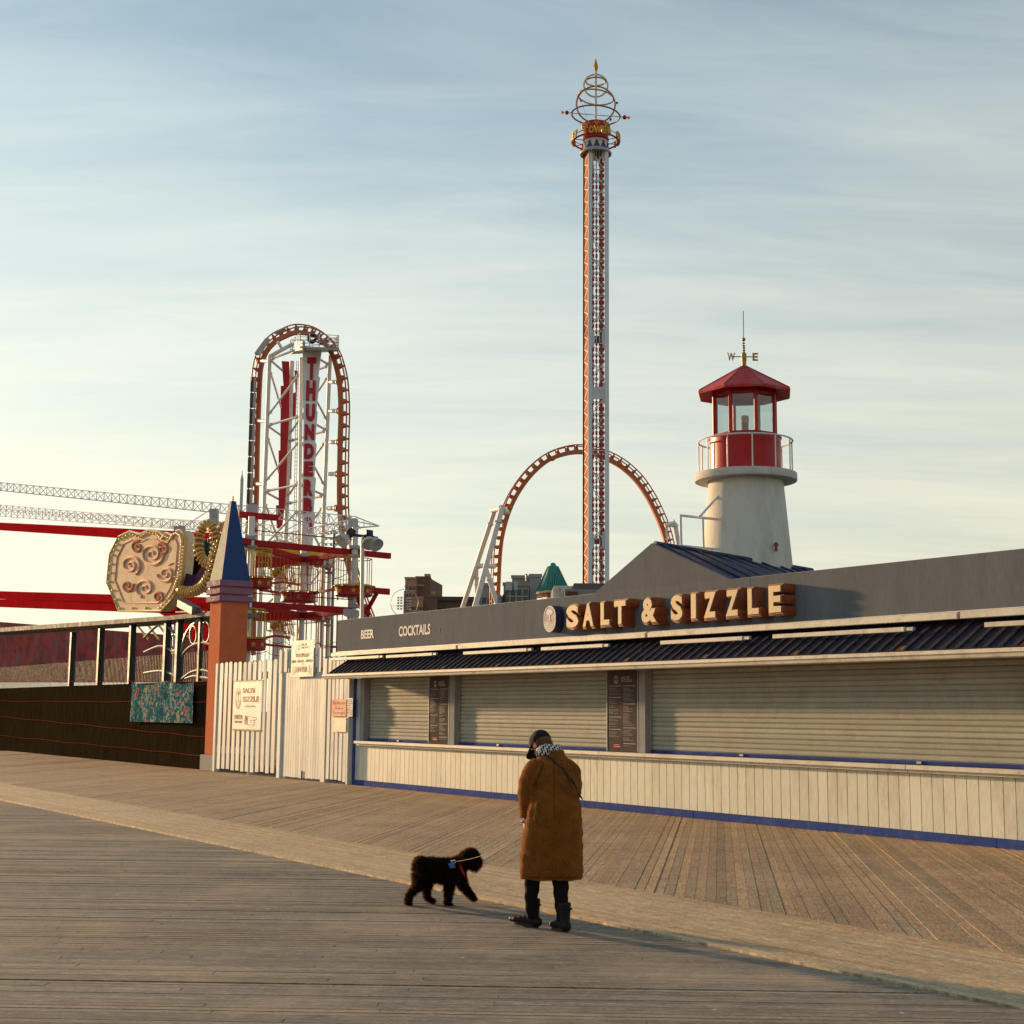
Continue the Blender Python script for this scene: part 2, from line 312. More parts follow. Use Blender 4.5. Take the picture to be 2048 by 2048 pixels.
def plank_material():
    m = bpy.data.materials.new('weathered_plank'); m.use_nodes = True; t = m.node_tree; L = t.links.new; b = t.nodes['Principled BSDF']
    uv = N('ShaderNodeUVMap', t); uv.uv_map = 'grain'
    at_ = N('ShaderNodeAttribute', t); at_.attribute_name = 'tint'
    mp1 = N('ShaderNodeMapping', t); mp1.inputs['Scale'].default_value = (1.3, 24, 1); L(uv.outputs[0], mp1.inputs[0])
    g1 = N('ShaderNodeTexNoise', t); g1.inputs['Scale'].default_value = 2.2; g1.inputs['Detail'].default_value = 8; g1.inputs['Roughness'].default_value = .65; g1.inputs['Distortion'].default_value = 1.6
    L(mp1.outputs[0], g1.inputs[0])
    mp2 = N('ShaderNodeMapping', t); mp2.inputs['Scale'].default_value = (4, 130, 1); L(uv.outputs[0], mp2.inputs[0])
    g2 = N('ShaderNodeTexNoise', t); g2.inputs['Scale'].default_value = 1.6; g2.inputs['Detail'].default_value = 5
    L(mp2.outputs[0], g2.inputs[0])
    geo = N('ShaderNodeNewGeometry', t)
    big = N('ShaderNodeTexNoise', t); big.inputs['Scale'].default_value = .55; big.inputs['Detail'].default_value = 7; big.inputs['Roughness'].default_value = .65; L(geo.outputs['Position'], big.inputs[0])
    med = N('ShaderNodeTexNoise', t); med.inputs['Scale'].default_value = 5; med.inputs['Detail'].default_value = 6; med.inputs['Roughness'].default_value = .7; L(geo.outputs['Position'], med.inputs[0])
    def rng(src, a, b_, lo, hi):
        r = N('ShaderNodeMapRange', t); r.inputs[1].default_value = a; r.inputs[2].default_value = b_; r.inputs[3].default_value = lo; r.inputs[4].default_value = hi; L(src, r.inputs[0]); return r.outputs[0]
    def mul(a, b_):
        r = N('ShaderNodeMath', t, operation='MULTIPLY'); L(a, r.inputs[0]); L(b_, r.inputs[1]); return r.outputs[0]
    mp3 = N('ShaderNodeMapping', t); mp3.inputs['Scale'].default_value = (5, 15, 1); L(uv.outputs[0], mp3.inputs[0])
    g3 = N('ShaderNodeTexNoise', t); g3.inputs['Scale'].default_value = 1.5; g3.inputs['Detail'].default_value = 3; g3.inputs['Distortion'].default_value = 3.2; L(mp3.outputs[0], g3.inputs[0])
    f = mul(mul(mul(rng(g1.outputs['Fac'], .3, .7, .60, 1.36), rng(g3.outputs['Fac'], .32, .68, .66, 1.30)), rng(g2.outputs['Fac'], .3, .7, .62, 1.34)), mul(rng(big.outputs['Fac'], .3, .7, .82, 1.16), rng(med.outputs['Fac'], .3, .72, .82, 1.14)))
    sc = N('ShaderNodeVectorMath', t, operation='SCALE'); L(at_.outputs['Color'], sc.inputs[0]); L(f, sc.inputs['Scale'])
    # sand caught on the boards
    sm = N('ShaderNodeMix', t, data_type='RGBA'); sm.inputs['B'].default_value = (.44, .31, .19, 1)
    L(rng(big.outputs['Fac'], .50, .72, 0, .55), sm.inputs['Factor']); L(sc.outputs[0], sm.inputs['A'])
    # pale flecks: gull droppings and paint
    vo = N('ShaderNodeTexVoronoi', t); vo.inputs['Scale'].default_value = 2.6; L(geo.outputs['Position'], vo.inputs[0])
    fl_ = N('ShaderNodeMix', t, data_type='RGBA'); fl_.inputs['B'].default_value = (.55, .54, .50, 1)
    L(mul(rng(vo.outputs['Distance'], .035, .05, 1, 0), rng(med.outputs['Fac'], .47, .52, 0, .8)), fl_.inputs['Factor']); L(sm.outputs['Result'], fl_.inputs['A'])
    L(fl_.outputs['Result'], b.inputs['Base Color']); b.inputs['Roughness'].default_value = .78; b.inputs['Specular IOR Level'].default_value = .25
    ad = N('ShaderNodeMath', t, operation='MULTIPLY_ADD'); ad.inputs[1].default_value = .5; L(g2.outputs['Fac'], ad.inputs[0]); L(g1.outputs['Fac'], ad.inputs[2])
    bp = N('ShaderNodeBump', t); bp.inputs['Strength'].default_value = .35; bp.inputs['Distance'].default_value = .006; L(ad.outputs[0], bp.inputs['Height']); L(bp.outputs[0], b.inputs['Normal'])
    return m
plankm = plank_material()
deck = tag(MB().fbox(-60, 45, -40, 3, -.10, -.034).build('boardwalk', M('deck_shadow_gap', (.05, .04, .03), .95)), kind='structure')
PL = []        # (corners, uv dir, colour, screen size)
def sw(p): d = Vector((p[0], p[1], 0))-O; return d.dot(EV), d.dot(NV)
def planks(rect, heading, width, base, jit, lmin=2.4, lmax=4.8):
    s0, s1, w0, w1 = rect; d = Vector((sin(heading), cos(heading))); p = Vector((d.y, -d.x))
    cs = [F(s, w_, 0) for s in (s0, s1) for w_ in (w0, w1)]
    ps = [q.x*p.x+q.y*p.y for q in cs]
    de, dn = d.x*EV.x+d.y*EV.y, d.x*NV.x+d.y*NV.y
    def clip(off):
        base_ = p*off; bs, bw = sw(base_); lo, hi = -1e9, 1e9
        for b_, dd, a0, a1 in ((bs, de, s0, s1), (bw, dn, w0, w1)):
            if abs(dd) < 1e-6:
                if b_ < a0 or b_ > a1: return None
                continue
            t0, t1 = (a0-b_)/dd, (a1-b_)/dd
            if t0 > t1: t0, t1 = t1, t0
            lo, hi = max(lo, t0), min(hi, t1)
        return (lo, hi) if hi > lo+.02 else None
    k = min(ps)
    while k < max(ps):
        g = .0034; rowj = random.gauss(1, jit*.85); rowz = random.gauss(0, .0009); rowt = random.gauss(0, .0010); a, b_ = clip(k+g/2), clip(k+width-g/2)
        if a and b_:
            lo, hi = max(a[0], b_[0]), min(a[1], b_[1])
            joints = []; t = lo+random.uniform(.4, lmax)
            while t < hi-.5: joints.append(t); t += random.choice((lmin, 3.0, 3.6, lmax))
            ea, eb = [a[0]]+joints, [b_[0]]+joints
            fa, fb = [j-.0015 for j in joints]+[a[1]], [j-.0015 for j in joints]+[b_[1]]
            for i in range(len(ea)):
                q = [p*(k+g/2)+d*ea[i], p*(k+g/2)+d*fa[i], p*(k+width-g/2)+d*fb[i], p*(k+width-g/2)+d*eb[i]]
                if abs(fa[i]-ea[i]) < .05 or abs(fb[i]-eb[i]) < .05: continue
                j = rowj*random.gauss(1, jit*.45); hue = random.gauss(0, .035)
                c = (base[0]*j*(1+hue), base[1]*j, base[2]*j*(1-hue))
                mid = (q[0]+q[1]+q[2]+q[3])/4
                ar = abs(fa[i]-ea[i])*width
                depth = mid.y; vis = depth > 4 and abs(mid.x)/max(depth, .1) < .25
                PL.append((q, d, p, c, ar/max(depth, .5)**3 if vis else 0, rowz+random.gauss(0, .00025), rowt))
        k += width
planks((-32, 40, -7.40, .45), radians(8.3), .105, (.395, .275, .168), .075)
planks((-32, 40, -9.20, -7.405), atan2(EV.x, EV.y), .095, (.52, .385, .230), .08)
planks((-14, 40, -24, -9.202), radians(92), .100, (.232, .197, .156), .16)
def plank_geo(mb, q, d, p, c, uvs, cols, z, tl):
    i = .0035
    zz = [z-tl, z-tl, z+tl, z+tl]; cx = sum((k for k in q), Vector((0, 0)))/4
    top = [k + (cx-k).normalized()*i for k in q]
    vs = [(k.x, k.y, -.03) for k in q] + [(k.x, k.y, zz[n]-.003) for n, k in enumerate(q)] + [(k.x, k.y, zz[n]) for n, k in enumerate(top)]
    b0 = len(mb.v)
    fs = [(8, 9, 10, 11)] + [(4+a, 4+(a+1) % 4, 8+(a+1) % 4, 8+a) for a in range(4)] + [(a, (a+1) % 4, 4+(a+1) % 4, 4+a) for a in range(4)]
    mb.add(vs, fs); o1, o2 = random.uniform(0, 50), random.uniform(0, 50)
    for f in fs:
        for n in f: v = Vector(vs[n][:2]); uvs.append((v.dot(d)+o1, v.dot(p)+o2)); cols.append(c)
def plank_mesh(name, lst):
    mb, uvs, cols = MB(), [], []
    for q, d, p, c, a, z_, tl_ in lst: plank_geo(mb, q, d, p, c, uvs, cols, z_, tl_)
    me = bpy.data.meshes.new(name); me.from_pydata([tuple(v) for v in mb.v], [], mb.f); me.materials.append(plankm)
    me.uv_layers.new(name='grain'); me.color_attributes.new('tint', 'FLOAT_COLOR', 'CORNER'); ul = me.uv_layers['grain']; ca = me.color_attributes['tint']
    for n in range(len(uvs)): ul.data[n].uv = uvs[n]; ca.data[n].color = (*cols[n], 1)
    # make all faces look up or out
    bm = bmesh.new(); bm.from_mesh(me); bmesh.ops.recalc_face_normals(bm, faces=bm.faces); bm.to_mesh(me); bm.free()
    return me
PL.sort(key=lambda k: -k[4])
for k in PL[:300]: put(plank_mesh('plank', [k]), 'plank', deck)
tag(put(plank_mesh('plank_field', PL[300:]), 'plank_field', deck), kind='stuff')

# ================================================================ the food stand
stand = fthing('food_stand', 'long cream and grey boardwalk food stand with closed roller shutters', 'food stand', 0)
S_END = 25.0
MB().fbox(-.30, S_END, .20, 6.5, 0, 3.3).build('body', M('inner_wall', (.30, .28, .24), .8), stand)
MB().fbox(-.28, S_END, .0, .20, 0, 1.02).build('base_wall', M('groove_blue', (.26, .31, .34), .7), stand)
# corner trim and light strip
MB().fbox(-.36, -.26, -.045, .15, 0, 2.62).build('corner_trim', bluetrim, stand, bevel=.004)
MB().fbox(-.258, -.06, -.012, .16, .125, 2.62).build('corner_panel', M('pale_blue_paint', (.46, .52, .54), .6), stand)
# siding boards
bw = .205; bm_ = MB().box(.004, bw-.004, -.016, 0, 0, .885).mesh('wall_board', cream, bevel=.003)
k = -.055; 
while k < S_END-.2: put(bm_, 'wall_board', stand, (k, 0, .13)); k += bw
nb = 8; L_ = (S_END+.26)/nb
for i in range(nb): MB().fbox(-.258+i*L_, -.258+(i+1)*L_-.004, -.04-.002*(i % 2), .0, 0.0, .122).build('baseboard', bluetrim, stand, bevel=.004)
for a, b_ in ((-.10, 1.75), (1.756, 9.8), (9.806, 17.2), (17.206, S_END)):
    MB().fbox(a, b_, -.15, .02, 1.018, 1.085).build('counter_sill', cream2, stand, bevel=.006)
    MB().fbox(a, b_, -.10, -.012, .975, 1.016).build('sill_trim', cream2, stand, bevel=.004)
# openings
def opening(s0, s1, first=False):
    y = .15; z0, z1 = 1.087, 2.64; g = MB()
    g.fbox(s0, s1, y-.02, y+.03, z0, z0+.058)
    sh = g.build('shutter_bottom_bar', bluetrim, stand, bevel=.005)
    pitch = .0865; n = int((z1-z0-.058)/pitch)+1; W = s1-s0
    prof = [(.0, .0), (-.003, .008), (-.012, .016), (-.013, .05), (-.011, .070), (.006, .078), (.010, .0865), (.02, .0865), (.02, 0)]
    mb = MB(); k = len(prof)
    for x in (0.004, W-.004): mb.v += [Vector((x, a, b_)) for a, b_ in prof]
    for i in range(k): j = (i+1) % k; mb.f.append((i, j, k+j, k+i))
    mb.f += [tuple(range(k)), tuple(range(k, 2*k))]
    me = mb.mesh('slat', slatm)
    for i in range(n): put(me, 'slat', sh, (s0, y+random.gauss(0, .0022), z0+.058+i*pitch)).rotation_euler = (random.gauss(0, .012), 0, random.gauss(0, .0004))
    MB().fbox(s0-.0, s0+.035, y-.05, y-.022, z0+.06, z1).build('guide_rail', galv, stand); MB().fbox(s1-.035, s1, y-.05, y-.022, z0+.06, z1).build('guide_rail', galv, stand)
opening(.12, 3.22); opening(4.36, 9.85); opening(11.02, 19.2); opening(20.6, 24.6)
for a, b_ in ((-.055, .118), (4.14, 4.358), (10.83, 11.018), (20.4, 20.598), (24.602, S_END)):
    MB().fbox(a, b_, -.004, .19, 1.087, 2.64).build('post', M('post_grey', (.30, .30, .31), .9, spec=.03, dirt=(.30, .27, .24), dirt_amt=.3), stand, bevel=.006)
for a, b_ in ((3.222, 4.138), (9.852, 10.828), (19.202, 20.398)):
    MB().fbox(a, b_, .03, .19, 1.087, 2.64).build('pier_panel', M('pier_paint', (.34, .33, .30), .7), stand)
MB().fbox(-.36, S_END, -.66, .0, 2.642, 2.70).build('soffit', M('soffit_paint', (.34, .28, .20), .7), stand)
MB().fbox(-.36, S_END, .0, .19, 2.642, 3.3).build('header', cream2, stand)
# pent roof with ribs
RE, RT = (-.74, 2.735), (-.02, 3.20)
def slope_pt(s, t, off=0.0):
    y = RE[0]+(RT[0]-RE[0])*t; z = RE[1]+(RT[1]-RE[1])*t; nn = Vector((RT[1]-RE[1], -(RT[0]-RE[0]))).normalized()
    return F(s, y-nn.x*off, z-nn.y*off)
HL = -.42
top_l = HL-.42   # left end rakes outwards towards the top, as the fascia overhangs it
def sl(t): return HL+(.10)*t
MB().hexa([slope_pt(sl(0), 0, -.03), slope_pt(S_END, 0, -.03), slope_pt(S_END, 1, -.03), slope_pt(sl(1), 1, -.03), slope_pt(sl(0), 0), slope_pt(S_END, 0), slope_pt(S_END, 1), slope_pt(sl(1), 1)]).build('pent_roof', roofblue2, stand)
k = HL+.10; i = 0
while k < S_END-.1:
    p0, p1 = slope_pt(k, .0, .012), slope_pt(k+.02, .97, .012)
    MB().beam(p0, p1, .045, .03, up=NV*-1+Vector((0, 0, 1))).build('roof_rib', roofblue2, stand)
    if i % 9 == 4:
        MB().add([slope_pt(k+.04, 0, .006), slope_pt(k+.26, 0, .006), slope_pt(k+.24, .16, .006), slope_pt(k+.06, .13, .006)], [(0, 1, 2, 3)]).build('rust_patch', rust, stand)
    k += .235; i += 1
# gutter
gp = [(-.735, 2.72), (-.735, 2.60), (-.80, 2.585), (-.845, 2.60), (-.86, 2.645), (-.885, 2.66), (-.885, 2.70), (-.865, 2.705), (-.84, 2.665), (-.76, 2.665)]
for a, b_ in ((-.46, 6.2), (6.204, 14.0), (14.004, S_END)):
    mb = MB(); mb.prism([F(a, y, z) for y, z in gp], EV*(b_-a)); mb.build('gutter', cream2, stand)
# fascia
for a, b_ in ((-1.30, 2.4), (2.404, 7.14), (7.144, 13.9), (13.904, 19.5), (19.504, S_END)):
    MB().fbox(a, b_, -.06, -.003, 3.30, 4.12).build('fascia_panel', greyf, stand, bevel=.003)
MB().fbox(-1.28, -1.22, -.001, 2.0, 3.30, 4.12).build('fascia_return', greyf, stand)
MB().fbox(-1.28, S_END, .0, .12, 4.05, 4.13).build('parapet_cap', galv, stand)
MB().fbox(-1.22, S_END, .13, 6.5, 3.5, 3.62).build('flat_roof', M('flat_roof', (.14, .14, .15), .8), stand)
MB().fbox(-1.25, S_END, -.085, -.062, 3.28, 3.315).build('drip_edge', cream2, stand)
# gable and its roof
ga, gb, gc = fl(1205, 1172), fl(1308, 1090), fl(1442, 1158)
gl = (ga[0]-.25, 4.10); gr = (gc[0]+.35, 4.06); gt = (gb[0], gb[1]+.03)
MB().prism([F(gl[0], -.058, 4.10), F(gr[0], -.058, 4.10), F(gt[0], -.058, gt[1])], NV*.10).build('gable', greyf, stand)
RD = 4.2
r0, r1 = F(gt[0], .02, gt[1]-.06), F(gt[0]-.05, RD, gt[1]-.30)
e0, e1 = F(gr[0]+.15, .02, 3.90), F(gr[0]+.15, RD, 3.80)
MB().hexa([r0, e0, e1, r1, r0+Vector((0, 0, .05)), e0+Vector((0, 0, .05)), e1+Vector((0, 0, .05)), r1+Vector((0, 0, .05))]).build('gable_roof', roofblue, stand)
l0, l1 = F(gl[0]-.15, .02, 3.90), F(gl[0]-.15, RD, 3.80)
MB().hexa([l0, r0, r1, l1, l0+Vector((0, 0, .05)), r0+Vector((0, 0, .05)), r1+Vector((0, 0, .05)), l1+Vector((0, 0, .05))]).build('gable_roof', roofblue, stand)
for i in range(10):
    t = (i+.3)/10; MB().beam(r0.lerp(r1, t)+Vector((0, 0, .065)), e0.lerp(e1, t)+Vector((0, 0, .065)), .03, .05).build('roof_seam', roofblue, stand)
MB().tube(r0+Vector((0, 0, .06)), r1+Vector((0, 0, .06)), .05).build('ridge_cap', roofblue, stand)
# the second low roof right of the lighthouse
ra, rb2 = fl(1592, 1121, 2.6), fl(1702, 1128, 2.6); rsl = (rb2[1]-ra[1])/(rb2[0]-ra[0]); rz_at = lambda s: ra[1]+rsl*(s-ra[0])
q0, q1 = F(15.2, 2.6, rz_at(15.2)), F(24, 2.6, rz_at(24)); q2, q3 = F(24, .5, 4.0), F(15.2, .5, 4.0)
MB().hexa([q3, q2, q1, q0, q3+Vector((0, 0, .05)), q2+Vector((0, 0, .05)), q1+Vector((0, 0, .05)), q0+Vector((0, 0, .05))]).build('rear_roof', roofblue, stand)
for i in range(24):
    t = (i+.5)/24; MB().beam(q0.lerp(q1, t)+Vector((0, 0, .06)), q3.lerp(q2, t)+Vector((0, 0, .06)), .03, .05).build('roof_seam', roofblue, stand)
# painted words
def ftext(txt, parent, s0, u0, u1, v0, v1, mat, y=0.0, depth=.005, offset=0.0, name='lettering'):
    a, b_ = fl(u0, (v0+v1)/2, y), fl(u1, (v0+v1)/2, y); z1, z0 = fl((u0+u1)/2, v0, y)[1], fl((u0+u1)/2, v1, y)[1]
    text(txt, parent, (a[0]+b_[0])/2-s0, y, (z0+z1)/2, b_[0]-a[0], z1-z0, mat, depth, offset, name)
letw = M('lettering_white', (.72, .68, .62), .7, var=.1)
ftext('BEER', stand, 0, 722.5, 748, 1259.5, 1277, letw, -.062, offset=.03)
ftext('COCKTAILS', stand, 0, 798, 861, 1250, 1271, letw, -.062, offset=.03)
for sx_ in (5.0, 11.48): MB().path([F(sx_, -.2, 3.2), F(sx_+.06, -.45, 3.02), F(sx_+.02, -.5, 2.92), F(sx_+.10, -.52, 2.83)], .008, 5).build('loose_cable', black, stand)
for sx_ in (1.6, 5.9, 13.4, 17.2): MB().fbox(sx_, sx_+.09, .105, .128, 1.10, 1.135).build('shutter_lock', galv, stand)
MB().fbox(3.72, 3.78, -.066, -.061, 3.60, 3.70).build('rust_stain', rust, stand)

# ---------------- awning housings under the fascia
def awning(label, s0, s1, arms):
    t = fthing('folded_awning', label, 'awning', s0, group='folded awnings under the fascia')
    MB().fbox(s0, s1, -.36, -.24, 3.175, 3.27).build('cassette', cream2, t, bevel=.008)
    MB().fbox(s0+.02, s1-.02, -.30, -.10, 3.272, 3.285).build('fabric_roll', galv, t)
    for a in (s0+.25, (s0+s1)/2, s1-.25): MB().fbox(a, a+.07, -.24, -.062, 3.19, 3.262).build('bracket', galv, t)
    for a, b_, z, y in arms:
        MB().fbox(a, b_, y, y+.08, z, z+.07).build('folding_arm', cream2, t, bevel=.008)
        MB().fbox(b_+.002, b_+.16, y+.01, y+.07, z+.005, z+.065).build('arm_joint', galv, t, bevel=.01)
awning('folded white awning housing above BEER and COCKTAILS', -1.05, 4.95, [(-.75, 1.75, 3.06, -.52), (2.1, 4.2, 3.05, -.52)])
awning('folded white awning housing under the first raised letters and badge', 5.03, 11.45, [(5.5, 7.9, 3.03, -.52), (8.4, 10.4, 3.03, -.52)])
awning('folded white awning housing under the last raised letters', 11.52, 18.4, [(12.1, 14.2, 3.02, -.55), (14.9, 17.6, 3.02, -.55)])
awning('folded white awning housing nearest the camera, right of the sign', 18.45, 24.5, [(19.0, 21.0, 3.02, -.55)])

# ---------------- raised sign letters
sgn = fthing('shop_sign', 'raised copper edged letters of the shop name on the grey fascia', 'sign', 8.6)
LET = [('S', 218, 303, 200, 357), ('A', 316, 392, 190, 350), ('L', 421, 487, 183, 342), ('T', 502, 584, 173, 336), ('&', 664, 768, 157, 328), ('S', 838, 924, 140, 315), ('I', 958, 1004, 130, 305), ('Z', 1034, 1122, 121, 300), ('Z', 1164, 1256, 108, 290), ('L', 1294, 1378, 98, 280), ('E', 1419, 1510, 82, 270)]
for ch, a, b_, t0, t1 in LET:
    u0, u1, v0, v1 = 1060+a*.3364, 1060+b_*.3364, 1140+t0*.3364, 1140+t1*.3364; yf = -.33
    p0, p1 = fl(u0, (v0+v1)/2, yf), fl(u1, (v0+v1)/2, yf); z1, z0 = fl((u0+u1)/2, v0, yf)[1], fl((u0+u1)/2, v1, yf)[1]
    cx, cz, W, H = (p0[0]+p1[0])/2-8.6, (z0+z1)/2, p1[0]-p0[0], z1-z0
    body = text(ch, sgn, cx, -.07, cz, W, H, copper, .26, .075, 'letter')
    me = text_mesh(ch, W-.03, H-.035, .016, .060, 'letter_channel'); me.materials.append(lshade); put(me, 'letter_channel', body, (0, -.262, 0))  # brown backing: letter outline, plus inner shadow painted along right and lower edges
    me = text_mesh(ch, W-.075, H-.08, .012, .045, 'letter_face'); me.materials.append(lface); put(me, 'letter_face', body, (-.008, -.280, .008))
# ---------------- oval badge
bd = fthing('badge_sign', 'navy oval badge with a white palm emblem left of the raised letters', 'sign', 7.9)
def stadium(cx, cz, w, h, n=12):
    r = w/2; pts = []
    for i in range(n+1): a = pi*i/n; pts.append((cx+r*cos(a), cz+h/2-r+r*sin(a)))
    for i in range(n+1): a = pi+pi*i/n; pts.append((cx+r*cos(a), cz-h/2+r+r*sin(a)))
    return pts
yb = -.27; b0, b1 = fl(1087, 1238, yb), fl(1112, 1238, yb); bz1, bz0 = fl(1099, 1211, yb)[1], fl(1100, 1265, yb)[1]
bcx, bcz, bW, bH = (b0[0]+b1[0])/2, (bz0+bz1)/2, b1[0]-b0[0], bz1-bz0
badge_w = M('badge_white', (.55, .55, .58), .5); badge_g = M('badge_grey', (.17, .17, .23), .5)
MB().prism([F(x, yb+.015, z) for x, z in stadium(bcx, bcz, bW, bH)], NV*.19).build('case', navy, bd)
def emblem(parent, fx, cx, cz, W, H, y, dark, light, name='emblem'):
    # palm tree over waves in a rounded frame; fx maps (s, y, z) to the world
    out_, in_ = stadium(cx, cz, W*.94, H*.96), stadium(cx, cz, W*.82, H*.91)
    mb = MB(); n = len(out_); mb.v += [fx(x, y, z) for x, z in out_] + [fx(x, y, z) for x, z in in_]
    for i in range(n): j = (i+1) % n; mb.f.append((i, j, n+j, n+i))
    def quad(pts): mb.add([fx(x, y, z) for x, z in pts], [tuple(range(len(pts)))])
    quad([(cx-.05*W, cz-.12*H), (cx+.05*W, cz-.12*H), (cx+.035*W, cz+.24*H), (cx-.035*W, cz+.24*H)])
    quad([(cx-.17*W, cz-.12*H), (cx+.17*W, cz-.12*H), (cx+.05*W, cz-.08*H), (cx-.05*W, cz-.08*H)])
    crown = [(cx+W*.30*cos(a)*(1 if i % 2 else .72), cz+.25*H+H*.12*sin(a)*(1 if i % 2 else .7)) for i, a in enumerate([2*pi*k/18 for k in range(18)])]
    quad(crown)
    for k in range(5):
        zc = cz-.16*H-.066*H*k; wd = W*(.40, .40, .39, .33, .22)[k]; m = 8
        for i in range(m):
            x0, x1 = cx-wd+2*wd*i/m, cx-wd+2*wd*(i+1)/m; g = lambda x: zc-.05*H*((x-cx)/(W*.4))**2*-1
            quad([(x0, g(x0)-.017*H), (x1, g(x1)-.017*H), (x1, g(x1)+.017*H), (x0, g(x0)+.017*H)])
    return mb.build(name, light, parent)
MB().prism([F(x, yb, z) for x, z in stadium(bcx, bcz, bW*.97, bH*.98)], NV*.014).build('face', badge_g, bd)
emblem(bd, F, bcx, bcz, bW, bH, yb-.004, navy, badge_w)

# ---------------- menu boards
def menu(label, s0, s1, z0, z1):
    t = fthing('menu_board', label, 'menu board', s0, group='menu boards between the shutters')
    MB().fbox(s0, s1, .004, .028, z0, z1).build('panel', menum, t, bevel=.003)
    W, H = s1-s0, z1-z0; y = .001
    fr = MB()
    for a, b_, c, d in ((s0+.001, s0+.016, z0, z1), (s1-.016, s1-.001, z0, z1)): fr.fbox(a, b_, -.006, .003, c, d)
    fr.build('frame', galv, t)
    tx = lambda s, a, z, w, h: text(s, t, a-s0, y, z, w, h, menut, .002)
    tx('SALT&', s0+.60*W, z1-.10*H, .26*W, .030*H); tx('SIZZLE', s0+.63*W, z1-.135*H, .34*W, .030*H)
    emblem(t, F, s0+.30*W, z1-.12*H, .15*W, .11*H, .001, menum, menut)
    rows = MB(); bars = MB(); r = random.Random(len(label))
    for cx0, cx1, heads in ((.07, .45, (.80, .66, .42, .27)), (.53, .92, (.80, .58, .29, .10))):
        for i, hd in enumerate(heads):
            bars.fbox(s0+cx0*W, s0+cx1*W, -.001, .003, z0+hd*H-.004, z0+hd*H+.004)
            nx = heads[i+1] if i+1 < len(heads) else .14 if cx0 < .3 else .04; z = hd-.028
            while z > nx+.03:
                a = cx0
                wd = cx0+(cx1-cx0)*r.uniform(.35, .85)
                while a < wd:
                    b_ = min(wd, a+r.uniform(.02, .06)); rows.fbox(s0+a*W, s0+b_*W, .001, .003, z0+z*H-.0035, z0+z*H+.0035); a = b_+.012
                z -= .0155 if r.random() > .12 else .03
    tag(bars.build('heading_rules', menut, t), kind='stuff'); tag(rows.build('menu_lines', M('menu_small_text', (.30, .27, .25), .6), t), kind='stuff')
    mb = MB().fbox(s0+.22*W, s0+.44*W, .001, .003, z0+.055*H, z0+.068*H); mb.fbox(s0+.22*W, s0+.40*W, .001, .003, z0+.078*H, z0+.088*H); mb.build('red_note', signred, t)
menu('narrow dark menu board between the small and the middle shutter', 3.235, 4.125, 1.092, 2.63)
menu('dark menu board between the middle and the largest shutter', 9.865, 10.815, 1.092, 2.63)

# ================================================================ picket fence and gate
FY = -.10
fence = fthing('picket_fence', 'white picket fence panels joining the orange pillar to the food stand', 'fence', -8.9, FY)
def z_at(u, v, y=FY): return fl(u, v, y)[1]
def su(u, v=1450): return fl(u, v, FY)[0]
def picket_mesh(w, h, name, mat):
    return MB().prism([(-w/2, 0, 0), (w/2, 0, 0), (w/2, 0, h-.05), (w*.25, 0, h-.005), (-w*.25, 0, h-.005), (-w/2, 0, h-.05)], (0, -.025, 0)).mesh(name, mat)
def pickets(s0, s1, n, w, z0, z1, parent, off, sk=.0):
    me = picket_mesh(w, z1-z0, 'picket', picketm)
    for i in range(n):
        s = s0+(s1-s0)*(i+.5)/n; o = put(me, 'picket', parent, (s-off, -.03+random.uniform(-.003, .003), z0+random.uniform(-.03, .03)))
        o.rotation_euler = (0, random.gauss(0, .004), 0)
ZT = z_at(500, 1322); 
pickets(-8.72, -4.62, 12, .215, .10, ZT, fence, -8.9)
for z in (z_at(490, 1352), z_at(490, 1502)): MB().fbox(-8.85, -4.5, FY-.028, FY+.04, z-.10, z+.10).build('rail', picketm, fence, bevel=.006)
for a, b_, h, y0 in ((-8.96, -8.80, ZT-.02, -.17), (-6.78, -6.62, ZT+.02, -.02), (-4.50, -4.30, z_at(558, 1303), -.17), (-4.27, -4.08, z_at(562, 1299), -.10), (-1.86, -1.62, z_at(645, 1318), -.17), (-.45, -.365, 2.6, -.17)):
    MB().fbox(a, b_, y0, y0+.16, 0, h).build('post', picketm, fence, bevel=.008)
pickets(-1.60, -.46, 5, .16, .08, z_at(670, 1316), fence, -8.9)
for z in (z_at(675, 1352), z_at(675, 1516)): MB().fbox(-1.6, -.46, FY-.028, FY+.04, z-.09, z+.09).build('rail', picketm, fence, bevel=.006)
# boarded gate with its transom of short pickets
gate = fthing('boarded_gate', 'white boarded gate with a short picket transom between two fence posts', 'gate', -4.07, FY)
GZ = z_at(600, 1345); n = 15; W = 2.20/n
me = MB().box(-W/2+.004, W/2-.004, -.02, 0, 0, GZ-.06).mesh('board', picketm, bevel=.003)
for i in range(n): put(me, 'board', gate, ((i+.5)*W, -.035, .06+random.uniform(-.008, .008)))
MB().fbox(-4.07, -1.87, FY-.03, FY+.03, .3, .45).build('back_rail', picketm, gate); MB().fbox(-4.07, -1.87, FY-.03, FY+.03, GZ-.4, GZ-.25).build('back_rail', picketm, gate)
MB().fbox(-4.07, -1.87, FY-.03, FY+.03, GZ-.01, GZ+.12).build('transom_rail', picketm, gate)
tz0, tz1 = z_at(570, 1346), z_at(570, 1299)
me = picket_mesh(.17, tz1-tz0, 'short_picket', picketm)
for u in (567, 577.5, 633, 645): put(me, 'short_picket', gate, (su(u, 1320)+4.07, -.065, tz0+random.uniform(-.02, .02)))
MB().fbox(-2.98, -2.93, FY-.09, FY-.06, .05, .25).build('drop_bolt', galv, gate)

